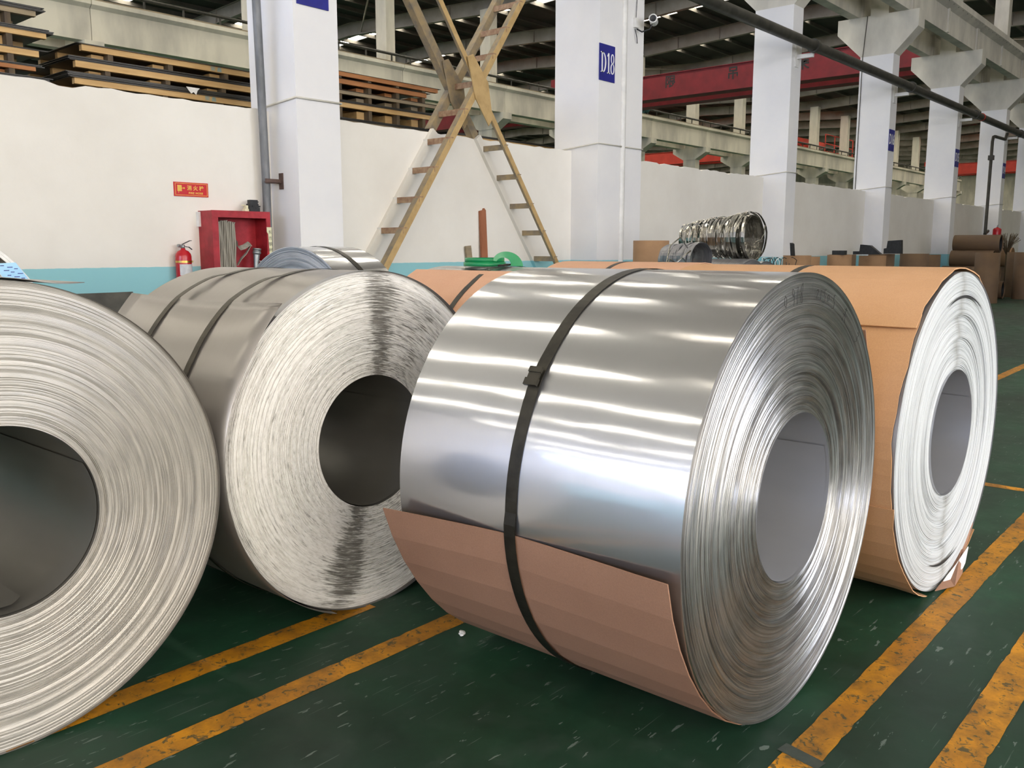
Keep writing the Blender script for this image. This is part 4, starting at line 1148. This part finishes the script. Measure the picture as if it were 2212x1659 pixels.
# green strapping reel and bent green offcut on the coil behind
e = empty('strapping_reel', (3.575, 3.30, 1.333), label='flat green plastic strapping reel lying on a coil', cat='reel')
up = Matrix.Rotation(R_(90), 4, 'X')
MB().lathe([(.07, 0), (.115, 0), (.115, .022), (.07, .022)], 40, up).build('lower_ring', MAT['green'], e)
MB().lathe([(.065, .022), (.108, .022), (.108, .046), (.065, .046)], 40, up).build('upper_ring', MAT['green'], e)
e = empty('green_offcut', (3.53, 3.10, 1.34), label='bent green plastic strip arching beside the flat reel', cat='plastic strip')
mb = MB(); vs = []; fs = []; n = 20
for i in range(n + 1):
    a = R_(-12 + 175 * i / n); r0 = .042; r1 = .11 - .05 * (i / n)
    for rr in (r0, r1):
        p = Vector((rr * cos(a), 0, rr * sin(a) * .78))
        for dy in (0, .004): vs.append((p.x * 1.0 - .02, dy - .02 * (i / n), max(p.z, -.01) + .004 + .008 * i / n))
for i in range(n):
    a, b = 4 * i, 4 * i + 4
    fs += [(a, a+2, b+2, b), (a+1, b+1, b+3, a+3), (a+2, a+3, b+3, b+2), (a, b, b+1, a+1)]
fs += [(0, 1, 3, 2), (4*n, 4*n+2, 4*n+3, 4*n+1)]
mb.add(vs, fs, False); mb.build('strip', MAT['green'], e); e.rotation_euler = (0, 0, R_(-35))

# cardboard cores
def core(x, y, R, H, label, mat, group='cardboard cores', z=0.0):
    e = empty('cardboard_core', (x, y, z), label=label, cat='tube', group=group)
    rot = Matrix.Rotation(R_(90), 4, 'X')
    MB().lathe([(R, 0), (R, H), (R - .02, H), (R - .02, 0), (R, 0)], 40, rot).build('wall', mat, e)
    MB().lathe([(R - .02, H * .0 + .002), (0, .002)], 40, rot).build('inner_base', MAT['coredark'], e)
    return e
core(10.35, 6.5, .24, 1.53, 'single brown cardboard core standing beside the scrap strap bundles', MAT['core'])
cl = [(16.63, .26, 7.15), (17.7, .27, 7.42), (18.78, .245, 7.15), (19.75, .28, 7.45), (20.77, .29, 7.15), (22.25, .30, 7.45), (23.79, .34, 7.15), (25.3, .30, 7.25)]
nm = ['first', 'second', 'third', 'fourth', 'fifth', 'sixth', 'seventh', 'eighth']
for k, (x, r, y_) in enumerate(cl):
    core(x, y_, r, 1.29 - .03 * (k % 3 == 1), f'brown cardboard core in the row by the wall, {nm[k]} from the wire scraps', MAT['core'] if k in (0, 1, 2, 4) else MAT['coredark'])
for x, y, r, lab in ((25.9, 5.95, .30, 'dark core left of the lying tubes'), (29.6, 5.9, .38, 'dark upright cardboard drum at the right edge, nearer one'), (28.6, 5.55, .33, 'dark upright cardboard drum left of the right-edge drum')):
    core(x, y, r, 1.31, lab, MAT['coredark'])
# dark offcuts on the cores
for x, y, z, pl, lab in ((18.62, 7.1, 1.29, [(-.2, 0), (.22, 0), (.22, .09), (-.2, .09)], 'flat dark block lying on the third cardboard core'),
                      (20.4, 7.1, 1.29, [(-.55, 0), (.45, 0), (.05, .2), (-.3, .22), (-.32, .07), (-.55, .07)], 'dark wedge-shaped offcut lying on the fifth cardboard core'),
                      (22.05, 7.1, 1.30, [(-.35, 0), (.3, 0), (.27, .32), (-.22, .3), (-.25, .13), (-.35, .12)], 'dark boxy offcut on the sixth cardboard core'),
                      (16.3, 7.1, 1.29, [(-.02, 0), (.03, 0), (-.01, .22), (-.06, .24)], 'thin dark stick poking from the first cardboard core')):
    e = empty('dark_offcut', (x, y, z), label=lab, cat='offcut')
    MB().prism([(-q[0] * .62, q[1]) for q in pl], 'x', -.07, .07).build('piece', MAT['black'], e)
# tubes lying in a pile, open ends to the camera side
def tube_l(x, y, z, L_, R, label):
    e = empty('cardboard_tube', (x, y, z), label=label, cat='tube', group='lying cardboard tubes')
    MB().lathe([(R, 0), (R, L_), (R - .018, L_), (R - .018, 0), (R, 0)], 36, Matrix.Translation((0, 0, R))).build('wall', MAT['coredark'], e)
    MB().lathe([(R - .02, .03), (R - .02, L_ - .03)], 30, Matrix.Translation((0, 0, R))).lathe([(R - .02, L_ * .6), (0, L_ * .6)], 30, Matrix.Translation((0, 0, R))).build('shade_lining', MAT['black'], e)  # inside coloured black to stand for the shade in the tube mouth
r_ = .25
tl = [(26.9, 0.0), (27.4, 0.0), (27.9, 0.0), (28.4, 0.0), (27.15, .433), (27.65, .433), (28.15, .433), (27.4, .866), (27.9, .866), (27.65, 1.299)]
tn = ['bottom row first', 'bottom row second', 'bottom row third', 'bottom row fourth', 'second row left', 'second row middle', 'second row right', 'third row left', 'third row right', 'very top']
for (x, z), n_ in zip(tl, tn):
    tube_l(x, 6.15 + .12 * sin(x * 7), z, 1.2 if z > 1 else 1.1, r_, f'brown cardboard tube lying in the pile by the far columns, {n_}')
e = empty('twig_broom', (31.0, 6.6, 0), label='bundle of dry brown twigs standing behind the tubes', cat='broom')
rnd = random.Random(3); mb = MB()
for i in range(60):
    a = rnd.uniform(-.5, .5); b = rnd.uniform(-.3, .3)
    mb.tube([(0, 0, 1.2), (a * .5, b * .5, 1.55), (a * 1.1 + .15, b, 1.75 + rnd.uniform(-.1, .15))], .008, 4)
tw = mb.build('twigs', MAT['wooddk'], e); tw['kind'] = 'stuff'
MB().tube([(0, 0, 0), (0, 0, 1.25)], .03, 8).build('handle', MAT['wooddk'], e)
for k, x in enumerate((31.6, 32.3)):
    e = empty('cardboard_tube', (x, 6.7, 0), label=['low pale tube behind the dark drums, left one', 'low pale tube behind the dark drums, right one'][k], cat='tube')
    MB().lathe([(.3, 0), (.3, 1.0), (.28, 1.0), (.28, 0), (.3, 0)], 30, Matrix.Translation((0, 0, 1.15))).build('wall', MAT['core'], e)
    MB().box(-.3, .3, .1, .9, 0, .86).build('stand', MAT['coredark'], e)

# scrap strap bundles
def loops(e, L_, R0, R1, n, seed, squash=1.0, wid=.016, jit=.04, mat=None, name='strap_loops'):
    rnd = random.Random(seed); mb = MB()
    for k in range(n):
        t = (k + .5) / n; R = R0 + (R1 - R0) * t; y = L_ * t
        R *= 1 + rnd.uniform(-jit * 1.6, jit * .7); tx = rnd.uniform(-jit, jit) * 3.0; tz = rnd.uniform(-jit, jit) * 3.0
        ph = rnd.uniform(0, 6.28); e2 = rnd.uniform(0, .05)
        pts, nr = [], []
        for i in range(33):
            a = 2 * pi * i / 32; rr = R * (1 + e2 * cos(2 * a + ph)) + .004 * sin(7 * a + ph)
            x, z = rr * cos(a), rr * sin(a) * squash
            pts.append((x, y + x * tx + z * tz, z)); nr.append((cos(a), 0, sin(a)))
        mb.ribbon(pts, nr, (0, wid, 0), .0015)
    o = mb.build(name, mat or MAT['scrap'], e, fix=False); o['kind'] = 'stuff'; return o
# supporting slit rolls on the floor
def slit_roll(x, y, z, R, L_, label, rz=0.0):
    e = empty('slit_strip_roll', (x, y, z), rz, label, 'strip roll', 'slit strip rolls')
    rnd = random.Random(int(x * 10)); prof = ring_profile(R * .35, R, 26, .003, rnd, .003, ((0, 0), (1, 0)), .5)
    o = MB().lathe(prof, 64, split=True).lathe([(R, .002), (R, L_)], 64).lathe([(R * .35, 0), (R * .35, L_)], 40).lathe([(R, L_), (R * .35, L_)], 40, smooth=False).build('roll', MAT['slit'], e); o.location = (0, 0, R)
slit_roll(9.6, 5.2, 0, .555, .8, 'grey slit strip roll under the smaller scrap bundle')
slit_roll(11.0, 5.35, 0, .645, .9, 'grey slit strip roll under the big scrap bundle, left')
slit_roll(12.3, 5.75, 0, .62, .9, 'grey slit strip roll under the big scrap bundle, right')
e = empty('scrap_strap_bundle', (11.42, 5.55, 1.24), label='big springy bundle of scrap steel strapping lying on the rolls', cat='scrap bundle')
o = loops(e, 1.05, .35, .20, 46, 5, jit=.055, wid=.014); o.location = (0, 0, .335)
o = loops(e, .25, .30, .29, 14, 6, jit=.012, name='inner_loops'); o.location = (.01, .0, .33)
mb = MB(); mb.tube([(.0, -.03, .27), (.12, -.05, .30), (.24, -.04, .38), (.31, -.02, .50)], .010, 6); mb.build('loose_strap', MAT['scrap'], e)
e = empty('scrap_strap_bundle', (9.82, 5.45, 1.10), R_(-12), 'smaller grey bundle of wound strapping left of the big bundle', 'scrap bundle')
o = loops(e, .55, .20, .17, 26, 9, jit=.02, mat=MAT['slit'], wid=.02); o.location = (0, 0, .2)
mb = MB(); rnd = random.Random(2)
for pts in ([(-.1, .1, .30), (-.32, .05, .46), (-.55, .0, .36), (-.62, .0, .12), (-.66, -.1, .04)], [(-.05, .2, .05), (-.3, .1, .14), (-.55, .0, .20), (-.75, -.05, .05)], [(-.1, 0, .02), (-.45, -.1, .22), (-.3, -.1, .30), (-.6, -.05, .10)]):
    mb.tube(pts, .009, 5)
mb.build('loose_strap', MAT['scrap'], e)
# curled wire scraps by the blue dado
e = empty('wire_scraps', (14.6, 6.6, .98), label='tangle of curled wire offcuts beside the first cardboard core', cat='wire scrap')
rnd = random.Random(12)
for k in range(10):
    x0 = rnd.uniform(-.5, .5); mb = MB(); pts = []
    for i in range(14):
        a = i * .42 + k; pts.append((x0 + .16 * cos(a) + i * .01, rnd.uniform(-.02, .02) + .1 * (k % 3), .16 + .13 * sin(a)))
    mb.tube(pts, .006, 5); mb.build('wire', MAT['black'] if k % 4 else MAT['paper'], e)
e = empty('scrap_crate', (14.6, 6.75, 0), label='low crate under the curled wire offcuts', cat='crate')
for zz in (.05, .3, .55, .8):
    MB().box(-.62, .62, -.4, -.37, zz, zz + .2).build('slat', MAT['wooddk'], e)
MB().box(-.6, .6, -.37, .4, 0, 1.0).build('body', MAT['coredark'], e)

# litter
e = empty('paper_scrap', (2.236, 2.19, .0015), label='tiny crumpled white scrap on the green floor', cat='paper')
mb = MB(); rnd = random.Random(1); bm = bmesh.new(); bmesh.ops.create_icosphere(bm, subdivisions=2, radius=.014)
for v in bm.verts: v.co *= rnd.uniform(.6, 1.25); v.co.z = max(v.co.z * .7, -.008) + .008
me = bpy.data.meshes.new('scrap'); bm.to_mesh(me); bm.free(); me.materials.append(MAT['paper'])
o = bpy.data.objects.new('crumple', me); COL.objects.link(o); o.parent = e

SC.cycles.max_bounces = 6
SC.cycles.diffuse_bounces = 3
SC.cycles.glossy_bounces = 4
SC.cycles.transmission_bounces = 2
SC.cycles.caustics_reflective = False
SC.cycles.caustics_refractive = False
SC.cycles.use_adaptive_sampling = True
SC.cycles.adaptive_threshold = 0.15
SC.cycles.adaptive_min_samples = 16
SC.cycles.use_denoising = True
for o in list(bpy.data.objects):
    if '_R' in o.keys(): del o['_R']
